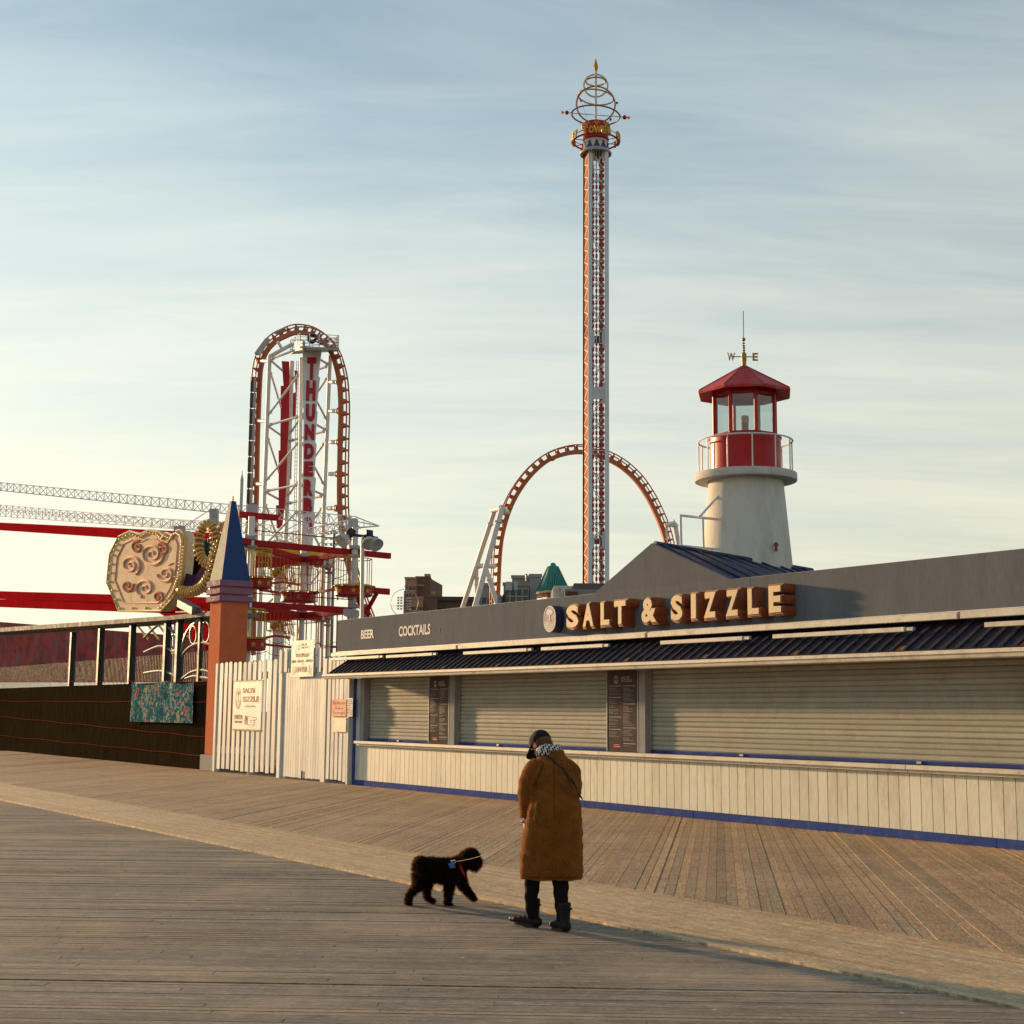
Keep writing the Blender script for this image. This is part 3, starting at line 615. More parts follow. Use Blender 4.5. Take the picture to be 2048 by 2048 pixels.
# ---------------- signs on the fence
def flat_sign(name, label, u0, u1, v0, v1, y, mat, cat='sign', rim=None, group=None):
    s0, s1 = fl(u0, (v0+v1)/2, y)[0], fl(u1, (v0+v1)/2, y)[0]; z1, z0 = fl((u0+u1)/2, v0, y)[1], fl((u0+u1)/2, v1, y)[1]
    t = fthing(name, label, cat, s0, y, 0, group)
    MB().fbox(s0, s1, y, y+.012, z0, z1).build('panel', mat, t, bevel=.002)
    if rim:
        mb = MB(); mb.fbox(s0, s1, y-.008, y-.001, z0-.02, z0+.02); mb.fbox(s0, s1, y-.008, y-.001, z1-.015, z1+.015); mb.build('rim', rim, t)
    return t, s0, s1, z0, z1
def sgtext(t, s0, txt, s, z, w, h, mat, offset=.035): return text(txt, t, s-s0, -.002, z, w, h, mat, .003, offset)
t, s0, s1, z0, z1 = flat_sign('entrance_poster', 'white poster with palm emblem and pointing hand on the picket fence', 467, 522.5, 1361.5, 1460, FY-.07, signw, rim=signb)
W, H = s1-s0, z1-z0; LF = lambda s, y, z: F(s, y, z)
emblem(t, F, s0+.17*W, z1-.36*H, .19*W, .44*H, FY-.074, signw, signb)
sgtext(t, s0, 'SALT&', s0+.55*W, z1-.20*H, .46*W, .105*H, signb); sgtext(t, s0, 'SIZZLE', s0+.62*W, z1-.375*H, .58*W, .115*H, signb)
sgtext(t, s0, 'CONEY ISLAND', s0+.60*W, z1-.52*H, .36*W, .03*H, signred, 0)
sgtext(t, s0, 'ENTER', s0+.20*W, z1-.74*H, .30*W, .095*H, signink, .02); sgtext(t, s0, 'THIS WAY', s0+.20*W, z1-.84*H, .30*W, .05*H, signink)
def hand(mb, fx, x, z, w, h, y):
    P = lambda pts: mb.add([fx(x+a*w, y, z+b_*h) for a, b_ in pts], [tuple(range(len(pts)))])
    P([(0, .1), (.22, .0), (.25, .95), (.03, 1.0)])
    def line(pts, th):
        pts = [Vector((x+a*w, z+b_*h)) for a, b_ in pts]
        for p, q in zip(pts, pts[1:]):
            d = (q-p).normalized(); nn = Vector((-d.y, d.x))*th
            mb.add([fx(k.x, y, k.y) for k in (p-nn, q-nn, q+nn, p+nn)], [(0, 1, 2, 3)])
    line([(.25, .15), (.45, -.05), (.68, -.12), (.78, .02), (.74, .22), (.82, .30), (.76, .48), (.84, .55), (.98, .70), (.95, .80), (.60, .84), (.45, .96), (.25, .90)], .0065)
    line([(.55, .08), (.72, .05)], .006); line([(.52, .28), (.74, .24)], .006); line([(.50, .48), (.76, .48), (.60, .62)], .006); line([(.40, .55), (.50, .48), (.48, .2)], .006)
mb = MB(); hand(mb, F, s0+.42*W, z1-.90*H, .46*W, .19*H, FY-.075); mb.build('pointing_hand', signink, t)
t, s0, s1, z0, z1 = flat_sign('patio_sign', 'white sign above the boarded gate with ENTER in large letters', 582.5, 627, 1280.5, 1353.5, FY-.14, signw)
W, H = s1-s0, z1-z0; cx = (s0+s1)/2
emblem(t, F, s0+.34*W, z1-.18*H, .09*W, .20*H, FY-.144, signw, M('sign_grey', (.30, .26, .23), .6))
sgtext(t, s0, 'SALT&', cx+.06*W, z1-.12*H, .26*W, .06*H, MATS['sign_grey'], 0); sgtext(t, s0, 'SIZZLE', cx+.10*W, z1-.20*H, .32*W, .06*H, MATS['sign_grey'], 0)
sgtext(t, s0, 'THE PATIO', cx, z1-.41*H, .60*W, .105*H, signb); sgtext(t, s0, 'BAR - MUSIC - FOOD', cx, z1-.57*H, .92*W, .075*H, signb); sgtext(t, s0, 'ENTER', cx, z1-.80*H, .50*W, .145*H, signb, .02)
for d in (-1, 1):
    mb = MB(); hand(mb, (lambda s, y, z, d=d: F(cx+d*(s-cx), y, z)), cx+.30*W, z1-.92*H, .15*W, .22*H, FY-.144); mb.build('small_hand', MATS['sign_grey'], t)
t, s0, s1, z0, z1 = flat_sign('notice', 'orange red notice forbidding outside food beside the gate', 663, 692, 1399, 1433, FY-.085, signred)
W, H = s1-s0, z1-z0
for i, tx in enumerate(('No Outside', 'Food or', 'Beverages')): sgtext(t, s0, tx, (s0+s1)/2, z1-(.20+.29*i)*H, W*(.84, .58, .78)[i], H*.19, letw, 0)
t, s0, s1, z0, z1 = flat_sign('notice', 'narrow white notice with small lines right of the orange one', 692.5, 705, 1396, 1433, FY-.075, signw)
W, H = s1-s0, z1-z0; mb = MB(); mr_ = MB()
for i in range(9):
    (mr_ if i in (4,) else mb).fbox(s0+.12*W, s0+random.uniform(.7, .9)*W, FY-.080, FY-.076, z1-(.10+.1*i)*H-.014, z1-(.10+.1*i)*H+.014)
tag(mb.build('print_lines', M('print_grey', (.16, .15, .17), .6), t), kind='stuff'); mr_.build('red_line', signred, t)
t, s0, s1, z0, z1 = flat_sign('notice', 'blank cream panel hung under the orange notice', 667, 692, 1435, 1464, FY-.09, cream2)

# ================================================================ orange pillar with the blue pyramid
PS = (-9.86, -8.99); PY = (-.06, .82)
pil = fthing('gate_pillar', 'orange stucco pillar with purple bands and a blue pyramid top', 'pillar', -9.4, .35)
cs_, cy_ = (PS[0]+PS[1])/2, (PY[0]+PY[1])/2
zb = lambda v: fl(443, v, PY[0])[1]
Zc0 = zb(1203)
MB().fbox(PS[0]-.10, PS[1]+.08, PY[0]-.10, PY[1]+.08, 0, .47).build('plinth', concg, pil, bevel=.015)
MB().fbox(PS[0], PS[1], PY[0], PY[1], .47, zb(1160)).build('shaft', stucco_o, pil, bevel=.012)
for a, b_ in ((1202, 1191), (1187, 1176), (1171.5, 1159.5)):
    g = .10; MB().fbox(PS[0]-g, PS[1]+g, PY[0]-g, PY[1]+g, zb(a), zb(b_)).build('band', purple, pil, bevel=.012)
zp0, zp1 = zb(1159), zb(999); hb, ht = .47, .075
rb = [F(cs_-hb, cy_-hb, zp0), F(cs_+hb, cy_-hb, zp0), F(cs_+hb, cy_+hb, zp0), F(cs_-hb, cy_+hb, zp0)]
rt = [F(cs_-ht, cy_-ht, zp1), F(cs_+ht, cy_-ht, zp1), F(cs_+ht, cy_+ht, zp1), F(cs_-ht, cy_+ht, zp1)]
pm = MB().hexa(rb+rt).build('pyramid', pyrcream, pil); pm.data.materials.append(pyrblue)
for p in pm.data.polygons:      # the face towards the stand and its opposite are blue, the others cream
    if abs(p.normal.x) > .8: p.material_index = 1
MB().tube(F(cs_, cy_, zp1), F(cs_, cy_, zp1+.16), .025).build('rod', brass, pil)

# ================================================================ lighthouse on the roof
LY = 28.6; LX = at(1491, 930, LY).x
lz = lambda v: at(1491, v, LY).z
kp = LY/FPX*1.0
lh = thing('lighthouse', 'small red and white lighthouse with glazed lantern standing on the stand roof', 'lighthouse', (LX, LY, 3.5))
c = Vector((LX, LY, 0))
zs0, zs1 = lz(964), lz(949)
MB().lathe(c, [(93*kp, 3.4), (91.5*kp, lz(1145)), (75*kp, zs0+.02)], 64).build('tower', stucco_w, lh, True)
MB().lathe(c, [(98*kp, zs0), (102*kp, zs0), (102.8*kp, zs0+.02), (102.8*kp, zs1-.015), (102*kp, zs1)], 64).build('gallery', conc, lh, True)
zd1 = lz(876)
MB().lathe(c, [(71.6*kp, zs1+.002), (71.6*kp, zd1-.04), (73.5*kp, zd1-.035), (73.5*kp, zd1-.01), (70*kp, zd1)], 64).build('drum', redp, lh, True)
# lantern: eight posts, panes and a head ring
zl1 = lz(786)-.02; ph = radians(10)
oct_ = lambda r, i: Vector((r*cos(2*pi*i/8+ph), r*sin(2*pi*i/8+ph), 0))
for i in range(8):
    p = c+oct_(65*kp, i); MB().beam(p+Vector((0, 0, zd1-.01)), p+Vector((0, 0, zl1)), .062, .062, up=(c-p).normalized()).build('lantern_post', redp, lh, bevel=.006)
head = MB(); sill_ = MB()
for i in range(8):
    p, q = c+oct_(65*kp, i), c+oct_(65*kp, i+1)
    head.beam(p+Vector((0, 0, zl1-.03)), q+Vector((0, 0, zl1-.03)), .05, .10); sill_.beam(p+Vector((0, 0, zd1+.015)), q+Vector((0, 0, zd1+.015)), .06, .05)
head.build('lantern_head', redp, lh); sill_.build('lantern_sill', redp, lh)
gm = bpy.data.materials.new('lantern_glass'); gm.use_nodes = True; t = gm.node_tree; t.nodes.clear()
o_ = N('ShaderNodeOutputMaterial', t); mxs = N('ShaderNodeMixShader', t); tr = N('ShaderNodeBsdfTransparent', t); tr.inputs[0].default_value = (.86, .90, .90, 1); gl = N('ShaderNodeBsdfGlossy', t); gl.inputs['Roughness'].default_value = .04; mxs.inputs[0].default_value = .07
t.links.new(tr.outputs[0], mxs.inputs[1]); t.links.new(gl.outputs[0], mxs.inputs[2]); t.links.new(mxs.outputs[0], o_.inputs[0])
for i in range(8):
    p, q = c+oct_(64*kp, i), c+oct_(64*kp, i+1); d = (q-p).normalized()*.035
    a, b_ = p+d, q-d; MB().hexa([a+Vector((0, 0, zd1+.04)), b_+Vector((0, 0, zd1+.04)), b_*.999+c*.001+Vector((0, 0, zd1+.04)), a*.999+c*.001+Vector((0, 0, zd1+.04)), a+Vector((0, 0, zl1-.08)), b_+Vector((0, 0, zl1-.08)), b_*.999+c*.001+Vector((0, 0, zl1-.08)), a*.999+c*.001+Vector((0, 0, zl1-.08))]).build('glass_pane', gm, lh)
lb = MB().lathe(c, [(.075, zd1), (.075, zd1+.28), (.06, zd1+.30)], 16).build('lamp_base', M('lamp_base_red', (.30, .10, .10), .5), lh, True)
MB().lathe(c, [(.078, zd1+.302), (.085, zd1+.32), (.085, zd1+.42), (.07, zd1+.46), (.02, zd1+.47)], 16).build('lamp', M('lamp_amber', (.55, .38, .18), .35), lb, True)
# roof: octagonal pyramid with a drop edge
ze = lz(786); za = lz(733); re = 99.5*kp
rf = MB().lathe(c, [(re*.70, ze-.015), (re*.985, ze-.07), (re, ze-.03), (re*.985, ze), (.05, za)], 8, ph=radians(12)).build('roof', redroof, lh)
for i in range(8):
    a = 2*pi*i/8+radians(12); p = c+Vector((re*.985*cos(a), re*.985*sin(a), ze+.006)); MB().tube(p, c+Vector((.05*cos(a), .05*sin(a), za+.004)), .012, 6).build('hip_rib', redroof, rf)
# railing
zr = lz(884)
rl = MB().ring(c+Vector((0, 0, zr)), 94.6*kp, .018, (1, 0, 0), (0, 1, 0), 64, 8).build('railing', whitesteel, lh, True)
for i in range(12):
    a = 2*pi*i/12+radians(-1); p = c+Vector((94.6*kp*cos(a), 94.6*kp*sin(a), 0)); MB().tube(p+Vector((0, 0, zs1-.002)), p+Vector((0, 0, zr)), .014, 8).build('baluster', whitesteel, rl, True)
# weather vane
wv = MB().lathe(c, [(.05, za-.02), (.048, za+.12), (.055, za+.125), (.055, za+.27), (.04, za+.28), (.022, za+.30), (.022, za+.42)], 12).build('weather_vane', brass, lh, True)
MB().tube(c+Vector((0, 0, za+.40)), c+Vector((0, 0, lz(621.6))), .008, 6).build('spire', darkiron, wv)
for k in range(4): MB().sphere(c+Vector((0, 0, za+.34+.05*k)), .032, 10, 6, (1, 1, .45)).build('collar', brass, wv, True)
MB().sphere(c+Vector((0, 0, lz(679))), .040, 14, 10).build('ball', brass, wv, True)
MB().tube(c+Vector((-.24, .0, lz(713.6))), c+Vector((.24, 0, lz(713.6))), .011, 6).build('cross_arm', brass, wv)
for ch, xo in (('W', -.262), ('E', .235)):
    me = text_mesh(ch, .165 if ch == 'W' else .115, .165, .02, .03, 'compass_letter'); me.materials.append(brass); put(me, 'compass_letter', wv, (c.x-LX+xo, .01, lz(713.6)-3.5))
# bracket frame beside it
bf = thing('bracket_frame', 'white tubular bracket frame fixed to the left side of the lighthouse', 'bracket', at(1440, 1090, 28.0))
BZ = lambda zx, zy, Y=27.9: at(1340+zx*.3003, 600+zy*.3003, Y)
P_ = [BZ(70, 1435), BZ(320, 1462, 28.2), BZ(75, 1638), BZ(300, 1660, 28.2)]
MB().beam(P_[0], P_[1], .045).build('top_tube', whitesteel, bf); MB().beam(P_[2], P_[3], .045).build('bottom_tube', whitesteel, bf)
MB().beam(P_[0]+Vector((0, 0, .02)), P_[2]-Vector((0, 0, .02)), .047).build('end_tube', whitesteel, bf); MB().beam(BZ(218, 1450), BZ(224, 1650), .04).build('middle_tube', whitesteel, bf)
MB().beam(BZ(200, 1440), BZ(332, 1292, 28.2), .04).build('brace', whitesteel, bf)
MB().lathe(c, [(.0001, 0), (.02, 0)], 6)
lt = MB(); q = BZ(707, 1640, 27.75); lt.tube(q-Vector((0, 0, .10)), q+Vector((0, 0, .08)), .025, 8); lt.tube(q+Vector((-.03, -.03, .03)), q+Vector((.03, .03, .03)), .03, 8); lt.build('spigot', rust, lh)

# ================================================================ iron gate, banner and cloth left of the pillar
GY = .25
ig = fthing('iron_gate', 'dark arched iron gate under a grey canopy left of the pillar', 'gate', -12, GY)
gz = lambda zx, zy: fl(340+zx*.207, 1160+zy*.207, GY)
def gp_(zx, zy, y=GY): s, z = fl(340+zx*.207, 1160+zy*.207, y); return F(s, y, z)
s0, z0 = gz(97, 380)
MB().fbox(s0-.10, s0+.10, GY-.10, GY+.10, 0, z0+.05).build('post', darkiron, ig, bevel=.01)
s1_, z1_ = gz(302, 370)
MB().fbox(s1_-.07, s1_+.07, GY-.06, GY+.06, 0, z1_).build('post', darkiron, ig, bevel=.01)
def arc(pts, r, name):
    # smooth polyline through points
    q = []
    for i in range(len(pts)-1):
        p0, p1, p2, p3 = pts[max(i-1, 0)], pts[i], pts[i+1], pts[min(i+2, len(pts)-1)]
        for k in range(8):
            t_ = k/8; q.append(.5*((2*p1)+(p2-p0)*t_+(2*p0-5*p1+4*p2-p3)*t_*t_+(3*p1-p0-3*p2+p3)*t_**3))
    q.append(pts[-1]); return MB().path(q, r, 6)
for k, pts in enumerate([[(110, 700), (140, 560), (200, 450), (300, 372)], [(112, 735), (190, 650), (300, 606), (385, 620)], [(110, 962), (200, 895), (300, 870), (375, 885)], [(-250, 560), (-100, 430), (20, 490), (90, 700)], [(-250, 700), (-100, 640), (10, 680), (80, 735)], [(-250, 900), (-100, 880), (20, 910), (85, 965)], [(150, 955), (230, 930), (300, 940), (375, 950)]]):
    arc([gp_(*p) for p in pts], .045, '').build('arch_rib', M('iron_pale', (.16, .19, .19), .45, metal=.3), ig, True)
for cx, cy, rx, ry in ((225, 530, 32, 85), (345, 500, 38, 100), (40, 600, 30, 80)):
    MB().path([gp_(cx+rx*cos(2*pi*i/24), cy+ry*sin(2*pi*i/24)) for i in range(24)], .028, 6, True).build('iron_ring', MATS['iron_pale'], ig, True)
sa, _ = gz(-1900, 900); sb, _ = gz(375, 900); zt, zbm = gz(200, 700)[1], gz(200, 950)[1]
bar = MB().tube((0, 0, 0), (0, 0, zt-.05), .014, 6).mesh('bar', darkiron)
k = sa
while k < sb:
    if abs(k-s0) > .12 and abs(k-s1_) > .1: put(bar, 'bar', ig, (k+12, 0, .05))
    k += .145
for z in (.12, .42): MB().fbox(sa, sb, GY-.025, GY+.025, z, z+.06).build('rail', MATS['iron_pale'], ig)
for sx5 in (-14.2, -17.6, -21.0, -24.4): MB().fbox(sx5-.1, sx5+.1, GY-.10, GY+.10, 0, z0+.05).build('post', darkiron, ig, bevel=.01)
for a in (-10.35, -11.4, -14.6): MB().fbox(a-.03, a+.03, GY-.03, GY+.03, 0, .55).build('foot', darkiron, ig)
# canopy
cn = fthing('canopy', 'grey overhanging canopy edge above the iron gate', 'canopy', -12, GY)
MB().prism([gp_(-1900, 520, .0), gp_(0, 385, .0), gp_(392, 345, .0), gp_(392, 300, .0), gp_(0, 345, .0), gp_(-1900, 480, .0)], NV*1.6).build('slab', M('canopy_grey', (.20, .20, .19), .8), cn)
fl_ = fthing('floodlight', 'grey box floodlight mounted on the canopy by the pillar', 'floodlight', gz(180, 300)[0], .1)
a, b_ = gp_(110, 225, .0), gp_(255, 300, .0)
MB().beam(a, b_, .30, .26).build('housing', M('flood_grey', (.14, .14, .16), .5), fl_, bevel=.02)
MB().tube(gp_(180, 318, .05), gp_(180, 270, .05), .03).build('stem', darkiron, fl_); MB().tube(gp_(60, 312, .0), gp_(340, 308, .0), .03).build('bar', darkiron, fl_)
# brown cloth on the gate, cable ties and the banner
def cloth(u0, u1, v0, v1, y, nx, nz, amp, seed, grow=1.0, wave_top=0.0):
    r = random.Random(seed); s_a, z_a = fl(u0, v1, y); s_b, z_b = fl(u1, v0, y); mb = MB(); ph_ = [r.uniform(0, 6.28) for _ in range(6)]
    for j in range(nz+1):
        for i in range(nx+1):
            a_, b2 = i/nx, j/nz; s = s_a+(s_b-s_a)*a_; z = z_a+(z_b-z_a)*b2
            d = amp*(sin(a_*17+ph_[0]+2*b2)+.7*sin(a_*31+ph_[1]-3*b2)+.5*sin(a_*9-b2*7+ph_[2])+.5*sin(b2*14+a_*6+ph_[3]))*(1-.6*b2*(1-grow))
            z -= wave_top*b2*abs(sin(a_*5.5+ph_[4]))
            mb.v.append(F(s, y-.03+d, z))
    for j in range(nz):
        for i in range(nx): k0 = j*(nx+1)+i; mb.f.append((k0, k0+1, k0+nx+2, k0+nx+1))
    return mb
cl = fthing('privacy_cloth', 'brown mesh privacy cloth tied across the iron gate', 'cloth', -12, GY)
cb = cloth(-60, 420, 1362, 1515, GY-.16, 160, 40, .022, 3).build('sheet', meshbrown, cl, True)
for v_ in (1363, 1404, 1467, 1505):
    mb = MB(); pts = []
    for i in range(41):
        u = -60+478*i/40; s, z = fl(u, v_+ (u-340)*.10*(1 if v_ > 1450 else .05)+.8*sin(i*.9), GY-.24); pts.append(F(s, GY-.25, z))
    mb.path(pts, .006, 5).build('orange_cord', M('orange_cord', (.34, .06, .015), .8, spec=.0), cl)
bn = fthing('banner', 'crinkled teal and white vinyl banner hanging on the brown cloth', 'banner', -12, GY)
bmn = bpy.data.materials.new('banner_print'); bmn.use_nodes = True; t = bmn.node_tree; b = t.nodes['Principled BSDF']; b.inputs['Roughness'].default_value = .9; b.inputs['Specular IOR Level'].default_value = .0
gg = N('ShaderNodeNewGeometry', t); nn = N('ShaderNodeTexNoise', t); nn.inputs['Scale'].default_value = 3.4; nn.inputs['Detail'].default_value = 4; nn.inputs['Distortion'].default_value = 1.2; cr = N('ShaderNodeValToRGB', t)
cr.color_ramp.elements[0].position = .34; cr.color_ramp.elements[0].color = (.42, .05, .04, 1); cr.color_ramp.elements[1].position = .40; cr.color_ramp.elements[1].color = (.34, .34, .30, 1)
for p_, c_ in ((.47, (.03, .15, .17, 1)), (.56, (.02, .09, .11, 1)), (.62, (.16, .22, .20, 1)), (.70, (.40, .40, .36, 1))): e_ = cr.color_ramp.elements.new(p_); e_.color = c_
t.links.new(gg.outputs['Position'], nn.inputs[0]); t.links.new(nn.outputs['Fac'], cr.inputs[0]); t.links.new(cr.outputs[0], b.inputs['Base Color'])
cloth(262, 388.5, 1359, 1443, GY-.30, 60, 26, .014, 11, wave_top=.12).build('sheet', bmn, bn, True)

# ================================================================ illuminated entrance sculpture above the gate
SY = 46.5
ZS = lambda zx, zy, Y=SY: fp(340+zx*.11387, 960+zy*.11387, .9+(Y-SY))
sc_ = thing('scalloped_signboard', 'cream scalloped signboard cut off at the left edge above the gate', 'signboard', ZS(0, 2200))
outl = [(-900, 2300), (-1100, 1800), (-1050, 1300), (-900, 1000), (-700, 900), (-520, 960), (-380, 880), (-200, 900), (-110, 985), (-60, 930), (60, 985), (110, 900), (180, 880), (240, 920), (270, 1000), (275, 1100), (255, 1300), (240, 1500), (215, 1700), (165, 1850), (100, 2000), (20, 2120), (-150, 2300)]
MB().prism([ZS(*p) for p in outl], NV*.35).build('board', M('signboard_cream', (.76, .62, .42), .9, spec=.02, var=.2, scale=1.2, dirt=(.60, .30, .20), dirt_amt=.35), sc_)
for pts in ([(10, 1800), (60, 1700), (110, 1720), (120, 1830), (60, 1980)], [(-30, 1500), (60, 1450), (130, 1500), (90, 1600)], [(30, 2000), (100, 1880), (180, 1760)]):
    arc([ZS(a, b_, SY-.03) for a, b_ in pts], .022, '').build('painted_swirl', M('swirl_peach', (.62, .30, .20), .6), sc_)
rim_ = MB(); rp = [ZS(x_, y_, SY-.02) for x_, y_ in outl]; rim_.path(rp, .05, 6, True).build('rim', M('rim_gold', (.55, .36, .12), .5), sc_, True)
for i in range(len(rp)):
    for k in range(3):
        q = rp[i].lerp(rp[(i+1) % len(rp)], k/3); cen_ = ZS(-420, 1600, SY); q2 = q+(cen_-q)*.07-NV*.03; MB().sphere(q2, .055, 8, 6).build('bulb', M('warm_bulb', (.80, .62, .36), .4), sc_, True)
inn = [ZS(-420+(x_+420)*.80, 1600+(y_-1600)*.80, SY-.01) for x_, y_ in outl]; MB().path(inn, .03, 6, True).build('inner_line', MATS['swirl_peach'], sc_, True)
for k in range(4): MB().beam(ZS(-900+350*k, 1000, SY+.5), ZS(-900+350*k, 2300, SY+.5), .10).build('back_brace', darkiron, sc_)
for k_, (sx_, sy_, r0_, dr_, tw_, m_) in enumerate(((-300, 1300, 210, 1, 2.2, 'swirl_peach'), (-680, 1500, 180, -1, 2.0, 'swirl_peach'), (-420, 1900, 170, 1, 1.8, 'swirl_peach'), (-60, 1650, 150, -1, 1.8, 'swirl_peach'), (-120, 1220, 110, 1, 1.6, 'swirl_rust'), (-560, 1180, 110, -1, 1.6, 'swirl_rust'), (-740, 1860, 110, 1, 1.6, 'swirl_rust'), (-200, 2060, 100, -1, 1.5, 'swirl_rust'))):
    pts = [ZS(sx_+r0_*(1-i/46)*cos(dr_*tw_*2*pi*i/46+k_), sy_+r0_*(1-i/46)*sin(dr_*tw_*2*pi*i/46+k_), SY-.012) for i in range(45)]
    MB().path(pts, [.055*(1-.6*i/45)+.012 for i in range(45)], 6).build('painted_swirl', M(m_, (.50, .20, .12) if m_ == 'swirl_rust' else (.62, .30, .20), .9, spec=.0), sc_, True)
# golden bulb loop and crescent
gs = thing('bulb_ornament', 'golden rope of bulbs forming a loop and crescent beside the pillar', 'ornament', ZS(600, 2200))
def rope(pts, r0, name, parent, ringr=1.28, step=.16):
    P = []
    for i in range(len(pts)-1):
        p0, p1, p2, p3 = pts[max(i-1, 0)], pts[i], pts[i+1], pts[min(i+2, len(pts)-1)]
        for k in range(10): t_ = k/10; P.append(.5*((2*p1)+(p2-p0)*t_+(2*p0-5*p1+4*p2-p3)*t_*t_+(3*p1-p0-3*p2+p3)*t_**3))
    P.append(pts[-1]); o = MB().path(P, r0*.72, 8).build(name, M('gold_shade', (.28, .17, .05), .5), parent, True)
    acc = 0
    for i in range(1, len(P)-1):
        acc += (P[i]-P[i-1]).length
        if acc > step:
            acc = 0; d = (P[i+1]-P[i-1]).normalized(); a_ = d.cross(Vector((0, 1, 0))).normalized(); b2 = Vector((0, 1, 0))
            d2 = (d+a_*random.uniform(-.25, .25)).normalized()
            MB().path([P[i]+a_*r0*ringr*.85*cos(2*pi*j/12)+b2*r0*ringr*.85*sin(2*pi*j/12)+d2*.02*sin(j) for j in range(12)], r0*.30, 5, True).build('bulb_coil', gold, o, True)
    return o
rope([ZS(720, 1470), ZS(610, 1440), ZS(530, 1330), ZS(500, 1150), ZS(520, 960), ZS(590, 820), ZS(670, 780), ZS(745, 830), ZS(790, 960), ZS(800, 1130), ZS(790, 1290), ZS(735, 1430)], .14, 'loop', gs)
rope([ZS(880, 1050), ZS(850, 1200), ZS(800, 1380), ZS(745, 1540), ZS(690, 1700), ZS(600, 1840), ZS(480, 1930), ZS(330, 1970), ZS(150, 1930)], .15, 'crescent', gs)
rope([ZS(1010, 840), ZS(930, 810), ZS(860, 850)], .13, 'tail', gs)
cr_ = []
for i in range(15): a = pi*(-.05-.85*i/14); cr_.append(ZS(420+235*cos(a), 1640-250*sin(a)*.95, SY+.1))
pb = thing('purple_ornament', 'dark purple sequinned crescent inside the golden ornament', 'ornament', ZS(420, 2000, SY+.1))
MB().prism([ZS(x, y, SY+.12) for x, y in ((250, 1650), (300, 1640), (400, 1670), (470, 1640), (520, 1560), (590, 1500), (640, 1540), (645, 1640), (600, 1760), (520, 1850), (420, 1900), (310, 1900), (240, 1850), (225, 1760))], Vector((0, .25, 0))).build('crescent', M('purple_sequin', (.06, .03, .075), .95, spec=.0, var=.8, scale=14, dirt=(.40, .22, .25), dirt_amt=.1), pb)
pn = thing('louvre_panel', 'dark framed glass panels behind the golden ornament', 'panel', ZS(420, 2000, SY+1.2))
for i in range(5):
    x = 265+95*i; MB().prism([ZS(x, 1080-12*i, SY+1.2), ZS(x+80, 1070-12*i, SY+1.2), ZS(x+75, 1370, SY+1.2), ZS(x-5, 1370, SY+1.2)], Vector((0, .05, 0))).build('pane', M('panel_glass', (.12, .15, .17), .5, spec=.05), pn)
    MB().beam(ZS(x-8, 1075-12*i, SY+1.15), ZS(x-12, 1370, SY+1.15), .06).build('mullion', darkiron, pn)
MB().prism([ZS(230, 1372, SY+1.2), ZS(700, 1372, SY+1.2), ZS(640, 1980, SY+1.2), ZS(230, 1900, SY+1.2)], Vector((0, .2, 0))).build('dark_panel', M('dark_panel', (.030, .022, .016), .95, spec=.0, var=.5, scale=5), pn)

# ================================================================ ropes course
RY = {'A': 56.0, 'B': 62.3, 'C': 59.0}
Z7 = lambda zx, zy, Y: at(480+zx*.16563, 1000+zy*.16563, Y)
rc = thing('ropes_course', 'red and white multi level ropes course with star barrels behind the fence', 'ropes course', Z7(700, 2500, 58).xyz*Vector((1, 1, 0)) if False else Vector((Z7(700, 1200, 58).x, 58, 0)))
pA, pB, pC = Z7(132, 520, 56), Z7(765, 738, 62.3), Z7(1385, 640, 59)
zu, zl_ = 8.4, 5.95
pD = Vector((pA.x+1.9, 63.5, 0)); pE = Vector((pA.x-3.8, 60.5, 0)); pF = Vector((pE.x+.5, 66, 0)); pG = Vector((pC.x-2.0, 66.5, 0))
def post(p, z1, r=.13, z0=0):
    o = MB().lathe(Vector((p.x, p.y, 0)), [(r, z0), (r, z1)], 16).build('column', whitesteel, rc, True)
    for z in (zu, zl_):
        if z < z1: MB().box(p.x-.21, p.x+.21, p.y-.21, p.y+.21, z+.10, z+.26).build('collar', galv, rc, bevel=.02); MB().box(p.x-.24, p.x+.24, p.y-.24, p.y+.24, z-.20, z-.13).build('collar', galv, rc)
    return o
post(pA, Z7(130, 200, 56).z); post(pB, 10.1); post(pC, Z7(1390, 330, 59).z); post(pD, 8.8, .1); post(pE, 9.6); post(pF, 9.6); post(pG, 9.0, .1)
def red(p, q, z, w=.16, h=.20, name='beam', m=redsteel): MB().beam(Vector((p.x, p.y, z)), Vector((q.x, q.y, z)), w, h).build(name, m, rc)
ext = (pC-pA).normalized(); ext.z = 0
pCx = Vector((Z7(1810, 668, 60.5).x, 60.5, 0)); pAx = Vector((Z7(20, 492, 55.4).x, 55.4, 0))
for z in (zu, zl_):
    red(pA, pCx if z == zu else pC, z, .18, .24); red(pA, pAx, z-.004, .18, .24)
    red(pA-Vector((.25, 0, 0)), pB, z-.004, .18, .24); red(pB, pC, z-.006, .18, .24); red(pE, pA, z+.003, .18, .24); red(pE, pD, z+.006, .16, .2); red(pD, pB, z-.012, .14, .18); red(pF, pE, z-.02, .18, .22); red(pD, pG, z+.02, .14, .18); red(pG, pB, z+.03, .14, .18); red(pF, pD, z+.01, .16, .2)
